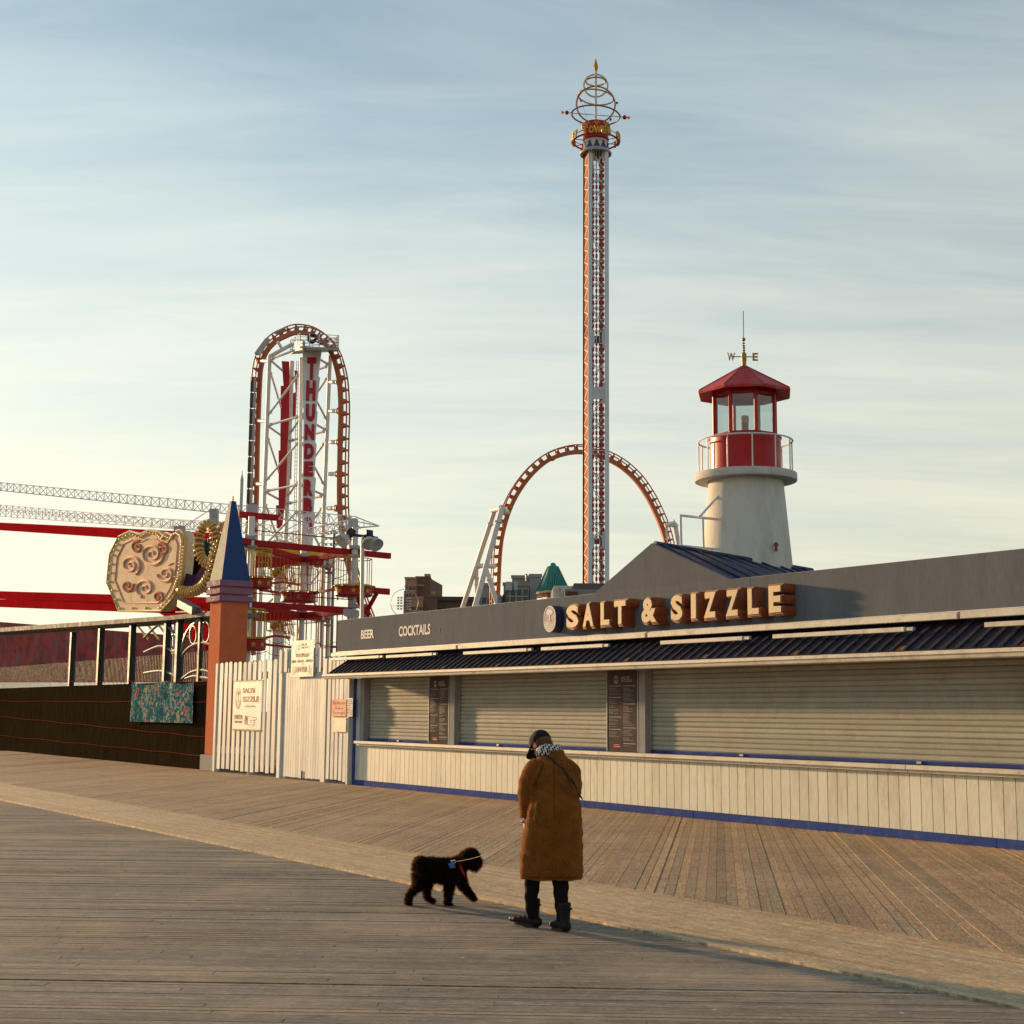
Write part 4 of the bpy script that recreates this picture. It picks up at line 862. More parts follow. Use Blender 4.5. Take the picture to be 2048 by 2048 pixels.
# diagonal plates between beams
# star barrels with railings
def star(cx, cy, r):
    return [(cx+(r if i % 2 == 0 else r*.42)*sin(pi*i/5), cy+(r if i % 2 == 0 else r*.42)*cos(pi*i/5)) for i in range(10)]
def barrel(p, z0, h, r, label):
    t = thing('star_barrel', label, 'platform', (p.x, p.y, z0), group='star barrels on the ropes course')
    b_ = MB().lathe((p.x, p.y, 0), [(r*.86, z0), (r, z0+.04), (r*.97, z0+h*.5), (r, z0+h-.04), (r*.9, z0+h)], 20).build('drum', redp, t, True)
    toc = Vector((-p.x, -p.y, 0)).normalized(); a0 = atan2(toc.y, toc.x)
    for k in range(-2, 3):
        a = a0+k*radians(44); nrm = Vector((cos(a), sin(a), 0)); tg = Vector((-sin(a), cos(a), 0)); ctr = Vector((p.x, p.y, z0+h*.5))+nrm*(r*1.0)
        MB().prism([ctr+tg*x+Vector((0, 0, y_)) for x, y_ in star(0, 0, h*.30)], nrm*.02).build('star', goldp, b_)
    for k in range(10):
        a = 2*pi*k/10; q = Vector((p.x+r*.96*cos(a), p.y+r*.96*sin(a), z0+h)); MB().sphere(q, r*.2, 8, 5, (1, 1, .35)).build('gold_trim', goldp, b_, True)
    rr = MB(); zt = z0+h+1.15
    for zq in (zt, z0+h+.05): rr.path([(p.x+r*.92*cos(2*pi*i/10), p.y+r*.92*sin(2*pi*i/10), zq) for i in range(10)], .022, 5, True)
    for i in range(10): rr.tube((p.x+r*.92*cos(2*pi*i/10), p.y+r*.92*sin(2*pi*i/10), z0+h), (p.x+r*.92*cos(2*pi*i/10), p.y+r*.92*sin(2*pi*i/10), zt), .018, 5)
    rr.build('railing', yellowp, t)
zbar = lambda zy, Y: Z7(700, zy, Y).z
barrel(pA+Vector((.42, -.1, 0)), zbar(1080, 56), .42, .47, 'red star barrel on the left column at the upper level')
barrel(pC+Vector((.0, -.1, 0)), zbar(1165, 59), .42, .80, 'red star barrel with yellow cage on the right column')
barrel(pB+Vector((-.15, -.1, 0)), zbar(1240, 62.3), .42, .78, 'red star barrel with two stars on the middle column')
barrel(pA+Vector((.25, -.1, 0)), zbar(1825, 56), .46, .47, 'lowest red star barrel beside the orange pillar')
# thin walkways and hanging ropes
wk = MB()
def walk(pts, name='walkway', w=.10):
    for a, b_ in zip(pts, pts[1:]): MB().beam(a, b_, w, .09).build(name, redsteel, rc)
walk([Z7(245, 1085, 56.2), Z7(470, 1120, 60), Z7(700, 1130, 62)]); walk([Z7(870, 1125, 62), Z7(1245, 1062, 59)], w=.12); walk([Z7(250, 1020, 56), Z7(520, 990, 62), Z7(740, 1030, 66)])
walk([Z7(230, 1735, 56), Z7(620, 1780, 62)]); walk([Z7(1030, 1780, 62), Z7(1300, 1765, 59)], w=.14); walk([Z7(180, 1690, 57), Z7(420, 1640, 63), Z7(600, 1660, 66)]); walk([Z7(560, 1150, 64), Z7(660, 1260, 63)], w=.14)
for a, b_ in (((1500, 1068), (1805, 1092)), ((1505, 1100), (1805, 1126)), ((1660, 1108), (1530, 1345)), ((1400, 1180), (1560, 1395))):
    MB().beam(Z7(*a, 59.4), Z7(*b_, 59.9), .12, .14).build('cantilever', redsteel, rc)
ropes = MB(); dist = M('rope_orange', (.45, .16, .09), .7)
for i in range(9):
    t_ = i/8; top = pB.lerp(pC, .10+.80*t_); MB().tube(Vector((top.x, top.y, zu-.1)), Vector((top.x, top.y, 6.45)), .028 if i % 2 == 0 else .016, 5).build('hanging_rope', dist, rc)
    MB().tube(Vector((top.x, top.y, zl_-.1)), Vector((top.x, top.y, 3.6)), .028 if i % 2 == 0 else .016, 5).build('hanging_rope', dist, rc)
for i in range(12):
    t_ = (i+.5)/12; top = pA.lerp(pB, .05+.9*t_); MB().tube(Vector((top.x, top.y, zu-.1)), Vector((top.x, top.y, 6.6)), .012, 4).build('hanging_rope', dist, rc); MB().tube(Vector((top.x, top.y, zl_-.1)), Vector((top.x, top.y, 3.8)), .012, 4).build('hanging_rope', dist, rc)
for z in (7.0, 7.4, 7.8, 4.2, 4.7):
    for a, b_ in ((pB, pC), (pA, pB)):
        pts = [a.lerp(b_, i/12) for i in range(13)]; MB().path([Vector((q.x, q.y, z-.14*sin(pi*(i % 4)/4))) for i, q in enumerate(pts)], .012, 4).build('safety_line', darkiron, rc)
for a, b_ in ((pA, pC), (pE, pB)):
    for z in (zu+.5, zl_+.45): MB().tube(Vector((a.x, a.y, z)), Vector((b_.x, b_.y, z)), .02, 4).build('cable', darkiron, rc)
# yellow stairs and gondolas
def stairs(x0, y0, Y, tag_):
    t = thing('yellow_stair', tag_, 'stair', Z7(x0+90, y0+260, Y), group='yellow stairs of the ropes course')
    for dz in (0, .9):
        for yy in (Y-.5, Y+.5):
            MB().tube(Z7(x0, y0+10, yy)-Vector((0, 0, dz*.0)), Z7(x0+120, y0+260, yy), .028, 5).build('stringer', yellowp, t)
            MB().tube(Z7(x0, y0+10, yy)+Vector((0, 0, .0)), Z7(x0+160, y0+25, yy), .03, 5).build('top_rail', yellowp, t)
    for i in range(7):
        x = x0+25*i; MB().tube(Z7(x, y0+10, Y-.5), Z7(x-10+8*i, y0+120+14*i, Y-.5), .02, 5).build('baluster', yellowp, t); MB().tube(Z7(x, y0+40, Y+.5), Z7(x+14, y0+200, Y+.5), .018, 5).build('baluster', yellowp, t)
    for i in range(8):
        a = Z7(x0+15*i, y0+30+29*i, Y-.5); b_ = Z7(x0+15*i, y0+30+29*i, Y+.5); MB().beam(a, b_, .22, .04).build('tread', yellowp, t)
    g = MB(); q = [Z7(x0-150, y0+20, Y), Z7(x0-5, y0+20, Y), Z7(x0-5, y0+135, Y), Z7(x0-150, y0+135, Y)]
    for i in range(4): g.tube(q[i], q[(i+1) % 4], .022, 5); g.tube(q[i]+Vector((0, 1.2, 0)), q[(i+1) % 4]+Vector((0, 1.2, 0)), .022, 5); g.tube(q[i], q[i]+Vector((0, 1.2, 0)), .02, 5)
    g.tube(Z7(x0-75, y0+20, Y), Z7(x0-75, y0+135, Y), .02, 5); g.build('landing_rail', yellowp, t)
    MB().sphere(Z7(x0-60, y0+80, Y-.05), .18, 12, 8).build('lamp', goldp, t, True)
stairs(490, 800, 64, 'upper yellow zigzag stair in the middle of the ropes course'); stairs(470, 1440, 64, 'lower yellow zigzag stair just above the picket fence')
def swoop(zy, label):
    t = thing('carousel_top', label, 'canopy', Z7(480, zy+80, 72), group='yellow swag canopies')
    c0 = Z7(480, zy+40, 72); mb = MB(); R = 5.4/2
    mb.lathe(Vector((c0.x, c0.y, c0.z-.1)), [(R, -.25), (R, .0), (R*.8, .18), (.3, .7)], 20).build('canopy', yellowp, t, True)
    for i in range(20): a = 2*pi*i/20; MB().sphere((c0.x+R*cos(a), c0.y+R*sin(a), c0.z-.42), .16, 8, 6).build('globe', M('warm_globe', (.75, .58, .36), .4), t, True)
    MB().lathe(Vector((c0.x, c0.y, 0)), [(.25, 0), (.25, c0.z)], 12).build('stem', whitesteel, t)
swoop(590, 'yellow carousel canopy with round bulbs behind the upper beams'); 

# ---------------- white lattice boom above the ropes course
tb = thing('lattice_boom', 'white lattice boom with a pointed tip over the ropes course', 'truss', at(520, 1060, 58))
Z2 = lambda zx, zy, Y: at(340+zx*.2381, 960+zy*.2381, Y)
def truss(a, b_, w, h, n, parent, r=.035, name='lattice'):
    # triangular section: one top chord, two bottom chords
    d = (b_-a); up = Vector((0, 0, 1)); sd_ = d.cross(up).normalized()*w/2; mb = MB()
    T = [a+d*(i/n)+up*h for i in range(n+1)]; Lc = [a+d*((i+.0)/n)-sd_ for i in range(n+1)]; Rc = [a+d*(i/n)+sd_ for i in range(n+1)]
    for P in (T, Lc, Rc): mb.tube(P[0], P[-1], r*1.25, 6)
    for i in range(n):
        m = (T[i]+T[i+1])/2
        mb.tube(Lc[i], m, r, 5); mb.tube(m, Lc[i+1], r, 5); mb.tube(Rc[i], m, r, 5); mb.tube(m, Rc[i+1], r, 5); mb.tube(Lc[i], Rc[i+1], r*.8, 4)
    return mb.build(name, whitesteel, parent)
truss(fp(340-1500*.2381, 960+80*.2381, 3.5), Z2(1560, 395, 60), .42, .45, 44, tb, .017, 'main_lattice')
tip = Z2(1757, 386, 60.5); e_ = MB()
for q in (Z2(1560, 310, 60), Z2(1560, 400, 59.4), Z2(1560, 405, 60.6), Z2(1480, 330, 60)): e_.tube(q, tip, .026, 6)
for k in (.35, .6): 
    qs = [Z2(1560, 310, 60).lerp(tip, k), Z2(1560, 400, 59.4).lerp(tip, k), Z2(1560, 405, 60.6).lerp(tip, k)]
    for i in range(3): e_.tube(qs[i], qs[(i+1) % 3], .018, 5)
e_.build('tip', whitesteel, tb)
truss(Z2(860, 540, 66), Z2(1560, 400, 60), .5, .4, 14, tb, .016, 'rear_lattice'); truss(fp(340-1500*.2381, 960+300*.2381, 9), Z2(900, 470, 66), .5, .5, 34, tb, .016, 'rear_lattice')
truss(fp(340-1500*.2381, 960+250*.2381, 5), Z2(440, 440, 60), .45, .35, 28, tb, .015, 'lower_lattice')
for a, b_ in (((60, 430), (330, 255)), ((330, 255), (480, 430)), ((900, 460), (1150, 330)), ((620, 440), (900, 300)), ((640, 300), (900, 470)), ((1000, 300), (1200, 440))):
    MB().tube(Z2(*a, 60), Z2(*b_, 60), .02, 5).build('strut', whitesteel, tb)
MB().beam(Z2(575, 288, 57.6), Z2(905, 318, 58.4), .2, .24).build('red_walkway', redsteel, tb)
for zx, zy, w_, h_ in ((330, 240, 70, 140), (640, 205, 90, 80), (30, 385, 90, 60), (1495, 325, 80, 90)):
    MB().prism([Z2(zx, zy, 59.5), Z2(zx+w_, zy, 59.5), Z2(zx+w_, zy+h_, 59.5), Z2(zx, zy+h_, 59.5)], Vector((0, .25, 0))).build('perforated_node', M('perforated_steel', (.42, .44, .48), .5, var=.35, scale=6), tb)
for zx in (370, 680, 80, 1530): MB().tube(Z2(zx, 380, 60.2), Vector((Z2(zx, 380, 60.2).x, 60.2, 0)), .10, 8).build('mast', whitesteel, tb)

# red slope of a ride seen through the gate, and its beams
rd = thing('red_ride_beam', 'red sloping ride beams seen above and through the iron gate', 'ride', Z2(150, 1500, 53))
for a, b_ in (((-1600, 380), (500, 500)), ((-1600, 960), (350, 1035)), ((-1600, 1030), (340, 1085)), ((130, 1190), (330, 1330)), ((-400, 880), (130, 1190))):
    MB().beam(fp(340+a[0]*.2381, 960+a[1]*.2381, 4.5), fp(340+b_[0]*.2381, 960+b_[1]*.2381, 4.5), .20, .85 if a[1] > 1100 and a[0] > 0 else .45).build('beam', M('beam_red', (.36, .010, .012), .8, var=.15, scale=.6, spec=.0), rd)
MB().prism([fp(340+x_*.2381, 960+y_*.2381, 6) for x_, y_ in ((-1600, 1180), (330, 1330), (330, 1700), (-1600, 1700))], NV*.3).build('back_wall', M('ride_back_wall', (.09, .055, .075), .95, spec=.0, var=.6, scale=.8, dirt=(.30, .03, .03), dirt_amt=.6), rd)
for k in range(7): MB().tube(fp(340+(-300+90*k)*.2381, 1243, 5.2), fp(340+(-180+90*k)*.2381, 1279, 5.2), .05, 6).build('yellow_strut', yellowp, rd)

# ================================================================ coaster tower with vertical letters
TY = 120.0
Z1 = lambda zx, zy, Y=TY: at(340+zx*.2381, 620+zy*.2381, Y)
ct = thing('coaster_tower', 'white lattice coaster tower with stepped panel of vertical red letters', 'coaster tower', Vector((Z1(1080, 1900).x, TY, 0)))
def leg_line(x0, y0, x1, y1, Y, r):
    a, b_ = Z1(x0, y0, Y), Z1(x1, y1, Y); d = b_-a; g = a+d*(a.z/(a.z-b_.z)); MB().path([a, g], r, 12).build('leg', whitesteel, ct, True); return a, g
LA = leg_line(838, 385, 778, 1932, 119, .17); LB = leg_line(1345, 385, 1283, 1932, 121, .17); LC = leg_line(1025, 430, 972, 1932, 126, .20); LF_ = leg_line(1103, 400, 1085, 1932, 115, .15)
onleg = lambda L, z: L[0].lerp(L[1], (L[0].z-z)/(L[0].z-L[1].z))
lev = [Z1(838, 415, 119).z, Z1(838, 970, 119).z, Z1(838, 1525, 119).z, Z1(838, 2080, 119).z, Z1(838, 2600, 119).z]
def flange(p, q, r):
    d = (q-p).normalized(); return [MB().tube(m-d*.05, m+d*.05, r*1.6, 10) for m in (p+d*.6, q-d*.6)]
for i, z in enumerate(lev):
    for L1, L2 in ((LA, LF_), (LF_, LB), (LB, LC), (LC, LA)):
        p, q = onleg(L1, z), onleg(L2, z); o = MB().tube(p, q, .10, 10).build('strut', whitesteel, ct, True); [k_.build('flange', whitesteel, o) for k_ in flange(p, q, .10)]
    if i+1 < len(lev):
        for L1, L2, f_ in ((LA, LF_, 1), (LB, LF_, 1), (LC, LA, 0), (LC, LB, 0)):
            p, q = (onleg(L1, lev[i+1]+.8), onleg(L2, z-2)) if f_ else (onleg(L1, lev[i+1]+.6), onleg(L2, z-.8))
            o = MB().tube(p, q, .09, 10).build('brace', whitesteel, ct, True); [k_.build('flange', whitesteel, o) for k_ in flange(p, q, .09)]
MB().path([Z1(838, 390, 119), Z1(1040, 280, 119)], .17, 10).build('top_brace', whitesteel, ct, True); MB().path([Z1(940, 330, 119), Z1(905, 265, 119)], .14, 10).build('top_brace', whitesteel, ct, True)
# ladder
ld = MB(); 
for dx_ in (-.09, .09): ld.tube(Z1(1072, 430, 117)+Vector((dx_, 0, 0)), Z1(1040, 2400, 117)+Vector((dx_, 0, 0)), .025, 5)
for i in range(60): q = Z1(1072, 430, 117).lerp(Z1(1040, 2400, 117), i/60); ld.beam(q-Vector((.09, 0, 0)), q+Vector((.09, 0, 0)), .03)
ld.build('ladder', galv, ct)
# panel: a stepped bolt shape, white in front, red behind on the far leg
bolt = [(1115, 332), (1270, 337), (1243, 556), (1256, 562), (1226, 842), (1236, 850), (1216, 1112), (1228, 1120), (1208, 1400), (1222, 1408), (1203, 1690), (1215, 1700), (1190, 2010), (1203, 2020), (1170, 2400), (1110, 2400), (1112, 1380), (1118, 1370), (1122, 830), (1115, 822)]
PYn = 113.6
MB().prism([Z1(x, y, PYn) for x, y in bolt], Vector((0, .35, 0))).build('sign_panel', M('panel_white', (.74, .75, .76), .5, var=.08), ct)
LT = [('T', 1150, 1230, 400, 586), ('H', 1143, 1225, 594, 762), ('U', 1140, 1220, 790, 936), ('N', 1131, 1214, 960, 1092), ('D', 1127, 1211, 1122, 1250), ('E', 1125, 1205, 1273, 1396), ('R', 1124, 1203, 1425, 1560), ('B', 1120, 1198, 1580, 1705), ('O', 1117, 1196, 1735, 1880), ('L', 1117, 1190, 1905, 2050), ('T', 1112, 1186, 2080, 2230)]
letred = M('letter_red', (.46, .02, .03), .5, var=.1)
cb0 = ct.location
for ch, x0, x1, y0, y1 in LT:
    p, q = Z1(x0, y1, PYn-.02), Z1(x1, y0, PYn-.02); me = text_mesh(ch, q.x-p.x, q.z-p.z, .12, .062, 'letter'); me.materials.append(letred)
    put(me, 'letter', ct, ((p.x+q.x)/2-cb0.x, PYn-.02-cb0.y, (p.z+q.z)/2))
rb_ = [(938, 428), (1000, 432), (1003, 640), (1000, 900), (985, 1180), (975, 1500), (965, 1640), (935, 1840), (895, 1830), (890, 1640), (912, 1640), (912, 1180), (926, 1180), (930, 636), (953, 636)]
MB().prism([Z1(x, y, 123) for x, y in rb_], Vector((0, .3, 0))).build('rear_panel', redp, ct)
MB().prism([Z1(x, y, 128) for x, y in [(1045, 505), (1072, 510), (1062, 700), (1052, 905), (1028, 918), (1032, 700), (1055, 690)]], Vector((0, .3, 0))).build('rear_panel', redp, ct)
MB().prism([Z1(x, y, 128) for x, y in [(1000, 1180), (1022, 1190), (1015, 1415), (1000, 1420)]], Vector((0, .3, 0))).build('rear_panel', redp, ct)
# service platform
pf = MB(); pl = [Z1(1000, 330, 122), Z1(1060, 280, 112), Z1(1415, 322, 112), Z1(1370, 380, 122)]
MB().prism([Z1(1090, 318, 111), Z1(1412, 335, 111), Z1(1400, 350, 121), Z1(1010, 372, 121)], Vector((0, 0, .16))).build('platform', galv, ct)
rl_ = MB(); cr4 = [(1092, 300, 111), (1414, 322, 111), (1380, 330, 121), (1010, 352, 121)]
for i in range(4):
    a, b_ = Z1(*cr4[i]), Z1(*cr4[(i+1) % 4])
    for h in (.2, .45, .75, 1.05): rl_.tube(a+Vector((0, 0, h)), b_+Vector((0, 0, h)), .025, 5)
    for k in range(5): q = a.lerp(b_, k/4); rl_.tube(q, q+Vector((0, 0, 1.06)), .035, 5)
rl_.build('guard_rail', galv, ct)
MB().prism([Z1(1050, 270, 115), Z1(1110, 255, 111.5), Z1(1110, 330, 111.5), Z1(1050, 345, 115)], Vector((.2, .3, 0))).build('side_cabinet', galv, ct)
wh = MB(); wc = Z1(1192, 238, 116); wh.ring(wc, .30, .16, (.9, .4, 0), (0, 0, 1), 20, 6); wh.tube(wc+Vector((.2, 0, -.2)), wc+Vector((.95, 0, -.55)), .07, 6); wh.build('winch_wheel', darkiron, ct, True)

# ================================================================ coaster track
def spline(pts, n=10):
    q = []
    for i in range(len(pts)-1):
        p0, p1, p2, p3 = pts[max(i-1, 0)], pts[i], pts[i+1], pts[min(i+2, len(pts)-1)]
        for k in range(n):
            t_ = k/n; q.append(.5*((2*p1)+(p2-p0)*t_+(2*p0-5*p1+4*p2-p3)*t_*t_+(3*p1-p0-3*p2+p3)*t_**3))
    q.append(pts[-1]); return q
def track(pts, side, parent, off=1.0, gauge=1.0, spw=.55, rail=.13, tie=1.25, depth=Vector((0, 1, 0)), m=None):
    # spine = box girder along pts; rails offset by `off` towards `side` (+1 = left of travel seen in the picture)
    m = m or orangesteel
    P = spline(pts, 12); n = len(P); T = [(P[min(i+1, n-1)]-P[max(i-1, 0)]).normalized() for i in range(n)]
    Nn = [(depth.cross(t_)).normalized()*side for t_ in T]
    sp = MB(); h = spw/2
    sp.loft([[P[i]+Nn[i]*h+depth*h, P[i]+Nn[i]*h-depth*h, P[i]-Nn[i]*h-depth*h, P[i]-Nn[i]*h+depth*h] for i in range(n)])
    sp.build('spine', m, parent)
    for s_ in (-1, 1): MB().path([P[i]+Nn[i]*off+depth*gauge/2*s_ for i in range(n)], rail, 8).build('rail', m, parent, True)
    acc = 0; 
    for i in range(1, n-1):
        acc += (P[i]-P[i-1]).length
        if acc >= tie:
            acc = 0; a = T[i]*tie*.27; mb = MB(); e5 = depth*.02
            for s_ in (-1, 1):
                q = P[i]+Nn[i]*off+depth*gauge/2*s_; b0 = P[i]+Nn[i]*h*.8+depth*h*.7*s_
                mb.hexa([b0-a-e5, b0+a-e5, b0+a+e5, b0-a+e5, q-a*.22-e5, q+a*.22-e5, q+a*.22+e5, q-a*.22+e5])
            q0 = P[i]+Nn[i]*off*.92; mb.beam(q0-depth*gauge/2, q0+depth*gauge/2, .06); mb.build('tie', m, parent)
    return P, T, Nn
hat = thing('coaster_track', 'tall orange coaster hill track wrapped over the white lattice tower', 'coaster track', Vector((Z1(1450, 1900).x, 118, 0)), group='orange coaster track')
hp = [(700, 2900, 127), (708, 2400, 127), (716, 1932, 127), (728, 1500, 127), (735, 1100, 126.5), (742, 900, 126), (752, 640, 125), (765, 480, 124), (805, 360, 123), (880, 270, 122), (970, 220, 121), (1060, 190, 120), (1180, 205, 119), (1280, 265, 118), (1350, 350, 117.5), (1395, 470, 117), (1425, 620, 117), (1436, 850, 117), (1430, 1100, 117), (1425, 1400, 117), (1425, 1590, 117), (1432, 1750, 117), (1448, 1900, 117), (1480, 2080, 117), (1535, 2280, 117), (1610, 2500, 117), (1700, 2720, 117)]
P, T, Nn = track([Z1(*p) for p in hp], -1, hat, off=.62, gauge=.8, spw=.36, rail=.065, tie=.88, depth=Vector((.20, .98, 0)))
for zx, zy in ((1345, 605), (1345, 848), (1345, 1110), (1335, 1377), (1325, 1665)):
    a, b_ = Z1(zx+5, zy, 120), Z1(zx+85, zy, 117.2); o = MB().tube(a, b_, .18, 12).build('stub', whitesteel, hat, True); d = (b_-a).normalized(); MB().tube(b_-d*.5, b_-d*.3, .31, 12).build('flange', whitesteel, o, True); MB().tube(b_-d*.15, b_+d*.1, .24, 12).build('flange', orangelit, o, True)
for zx, zy in ((815, 430), (800, 935), (785, 1465)):
    a, b_ = Z1(zx+15, zy, 120), Z1(zx-70, zy-6, 125); o = MB().tube(a, b_, .16, 12).build('stub', whitesteel, hat, True); d = (b_-a).normalized(); MB().tube(b_-d*.35, b_, .30, 12).build('flange', orangelit, o, True)
# walkway plates on the outside of the rising side
for i in range(16):
    y0, y1 = 560+i*135, 560+i*135+122; x = lambda y: 708-(y-560)*.034
    MB().prism([Z1(x(y0)-4, y0, 124.2), Z1(x(y0)+16, y0, 124.2), Z1(x(y1)+16, y1, 124.2), Z1(x(y1)-4, y1, 124.2)], Vector((0, .3, 0))).build('walkway_plate', galv, hat)
    MB().prism([Z1(x(y0)-30, y0, 124.6), Z1(x(y0)-6, y0, 124.6), Z1(x(y1)-6, y1, 124.6), Z1(x(y1)-30, y1, 124.6)], Vector((0, .3, 0))).build('walkway_mesh', M('walkway_mesh', (.09, .075, .06), .7), hat)
for pts in ([(708, 362), (800, 236), (835, 238), (745, 370)], [(868, 186), (955, 148), (968, 152), (885, 190)]):
    MB().prism([Z1(x, y, 119) for x, y in pts], Vector((0, .6, 0))).build('walkway_plate', galv, hat)
# second element: the arch
Z9 = lambda zx, zy, Y=130.0: at(900+zx*.2588, 780+zy*.2588, Y)
ar = thing('coaster_track', 'orange coaster arch crossing behind the tall tower ride', 'coaster track', Vector((Z9(1000, 1500).x, 130, 0)), group='orange coaster track')
ap = [(372, 1760), (368, 1620), (372, 1500), (385, 1250), (412, 1080), (468, 905), (552, 752), (660, 622), (785, 530), (950, 482), (1090, 490), (1220, 535), (1330, 598), (1440, 700), (1528, 828), (1596, 965), (1646, 1095), (1680, 1240), (1700, 1400), (1715, 1700)]
track([Z9(*p) for p in ap], -1, ar, off=.62, gauge=.8, spw=.38, rail=.06, tie=.72, depth=Vector((-.25, .97, 0)))
for zx, zy, an in ((462, 908, 0), (790, 530, 0), (1310, 575, 0), (1655, 1050, 0)): MB().sphere(Z9(zx, zy, 129.9), .30, 12, 8, (1, 1, .8)).build('flange', orangelit, ar, True)
def support(label, segs, Y, k=.62):
    q = Z9(*segs[0][1], Y); t = thing('coaster_support', label, 'support', (q.x, Y, 0), group='white coaster supports')
    for a, b_, r, dy0, dy1 in segs:
        p0, p1 = Z9(*a, Y+dy0), Z9(*b_, Y+dy1)
        if b_[1] > 1600: d = p1-p0; p1 = p0+d*((p0.z)/(p0.z-p1.z))
        o = MB().tube(p0, p1, r, 12).build('tube', whitesteel, t, True); d = (p1-p0); Ln = d.length; d.normalize()
        for f_ in ((.06, .52) if Ln > 12 else (.1,)): m_ = p0+d*Ln*f_; MB().tube(m_-d*.06, m_+d*.06, r*1.45, 12).build('flange', whitesteel, o, True)
support('pair of white slanted supports left of the orange arch', [((345, 930), (100, 1675), .22, 2, 5), ((400, 920), (195, 1668), .25, -2, -3), ((408, 912), (325, 930), .22, -2, 2), ((400, 925), (440, 945), .26, -2, 0), ((205, 1358), (350, 1362), .22, 1, 0), ((205, 1380), (210, 1640), .17, 4, 4), ((280, 1390), (365, 1650), .22, -2, -2)], 129)
support('white hooked support right of the orange arch', [((1735, 1030), (1775, 1235), .23, 0, 0), ((1742, 1026), (1660, 1050), .23, 0, 0), ((1670, 1060), (1690, 1640), .18, 2, 2)], 128)

# ================================================================ tower ride
KY = 90.0; kk = KY/FPX
ZT_ = lambda zx, zy, Y=KY: at(1080+zx*.12422, 80+zy*.12422, Y)
tw = thing('tower_ride', 'very tall slim lattice tower ride with ringed golden crown', 'tower ride', Vector((at(1191.5, 700, KY).x, KY, 0)))
tx = at(1191.5, 700, KY).x
x0, x1, x2, x3, x4 = [at(u, 700, KY).x for u in (1167.5, 1175.5, 1183, 1208.5, 1216)]
zt_ = ZT_(900, 1790).z
bl = M('tower_white', (.62, .66, .70), .45, var=.08, scale=.6)
MB().box(x1, x2, KY-.62, KY-.38, 0, zt_).build('front_column', bl, tw); MB().box(x3, x4, KY-.62, KY-.38, 0, zt_).build('front_column', bl, tw)
MB().box(x0, x0+.10, KY+.62, KY+.86, 0, zt_).build('rear_column', bl, tw); MB().box(x4-.12, x4, KY+.62, KY+.86, 0, zt_).build('rear_column', bl, tw)
MB().box(x0-.03, x0+.03, KY+.50, KY+.60, 0, zt_).build('side_rail', darkiron, tw); MB().box(x4+.005, x4+.05, KY-.2, KY-.1, 0, zt_).build('cable', whitesteel, tw)
lat = MB(); side = MB(); dots = MB(); vr = MB(); zst = 12.4*kk
for i in range(4): xx = x2+.09+(x3-x2-.18)*i/3; vr.box(xx-.035, xx+.035, KY-.22, KY-.15, 0, zt_)
vr.build('guide_rail', M('rail_white', (.62, .62, .62), .4), tw)
MB().box(x2+.02, x2+.10, KY+.55, KY+.63, 0, zt_).build('rear_rail', bl, tw); MB().box(x3-.28, x3-.02, KY+.45, KY+.63, 0, zt_).build('rear_rail', M('rail_brown', (.22, .13, .08), .6), tw)
z = 2.0; i = 0
rz_ = random.Random(5)
while z < zt_-1:
    for k in range(4):
        xx = x2+.09+(x3-x2-.18)*k/3
        if rz_.random() > .12: dots.box(xx-.075, xx+.075, KY-.29, KY-.225, z-.12, z+.12)
    if i % 2 == 0: lat.beam((x2-.02, KY-.34, z), (x3+.02, KY-.34, z), .05)
    if i % 3 == 0:
        d = 1 if i % 6 == 0 else -1; lat.beam((x2 if d > 0 else x3, KY-.36, z), (x3 if d > 0 else x2, KY-.36, z+1.15), .045); 
        if i % 9 == 0: lat.beam((x3 if d > 0 else x2, KY-.31, z), (x2 if d > 0 else x3, KY-.31, z+1.15), .045)
    z += zst; i += 1
z = 1.0; j = 0
while z < zt_:
    side.beam((x0+.06, KY+.6, z), (x1+.02, KY-.42, z+.45), .07) if j % 2 == 0 else side.beam((x1+.02, KY-.42, z), (x0+.06, KY+.6, z+.45), .07); z += .42; j += 1
tag(dots.build('red_clamp', redp, tw), kind='stuff'); lat.build('lattice', whitesteel, tw); side.build('side_lacing', M('lacing_cream', (.62, .54, .46), .6, spec=.1), tw)
MB().prism([(x0+.03, KY+.60, 0), (x1+.0, KY-.40, 0), (x1+.0, KY-.40, zt_), (x0+.03, KY+.60, zt_)], (.03, .02, 0)).build('side_panel', M('side_panel', (.40, .13, .06), .8, spec=.05), tw)  # orange sunlight on the tower's left side, painted as panel colour
for v0, v1, solid in ((668, 690, 0), (776, 800, 1), (1072, 1092, 0), (304, 318, 0)):
    za_, zb2 = at(1195, v1, KY).z, at(1195, v0, KY).z
    pl_ = MB(); g_ = (x3-x2)*.22
    for sx, dx_ in ((x2, g_), (x3, -g_)): pl_.prism([(sx, KY-.40, za_-.4), (sx+dx_, KY-.40, za_+.1), (sx+dx_, KY-.40, zb2-.1), (sx, KY-.40, zb2+.4)], (0, .06, 0))
    if solid: pl_.box(x2, x3, KY-.33, KY-.27, za_, zb2)
    pl_.build('gusset', bl, tw)
    MB().box(x2, x3, KY-.1, KY+.3, za_+.15, zb2-.15).build('inner_plate', M('inner_plate', (.16, .12, .09), .7), tw)
MB().box(x2-.02, x3+.02, KY-.62, KY-.38, ZT_(900, 1800).z, ZT_(900, 1735).z).build('head_plate', bl, tw)
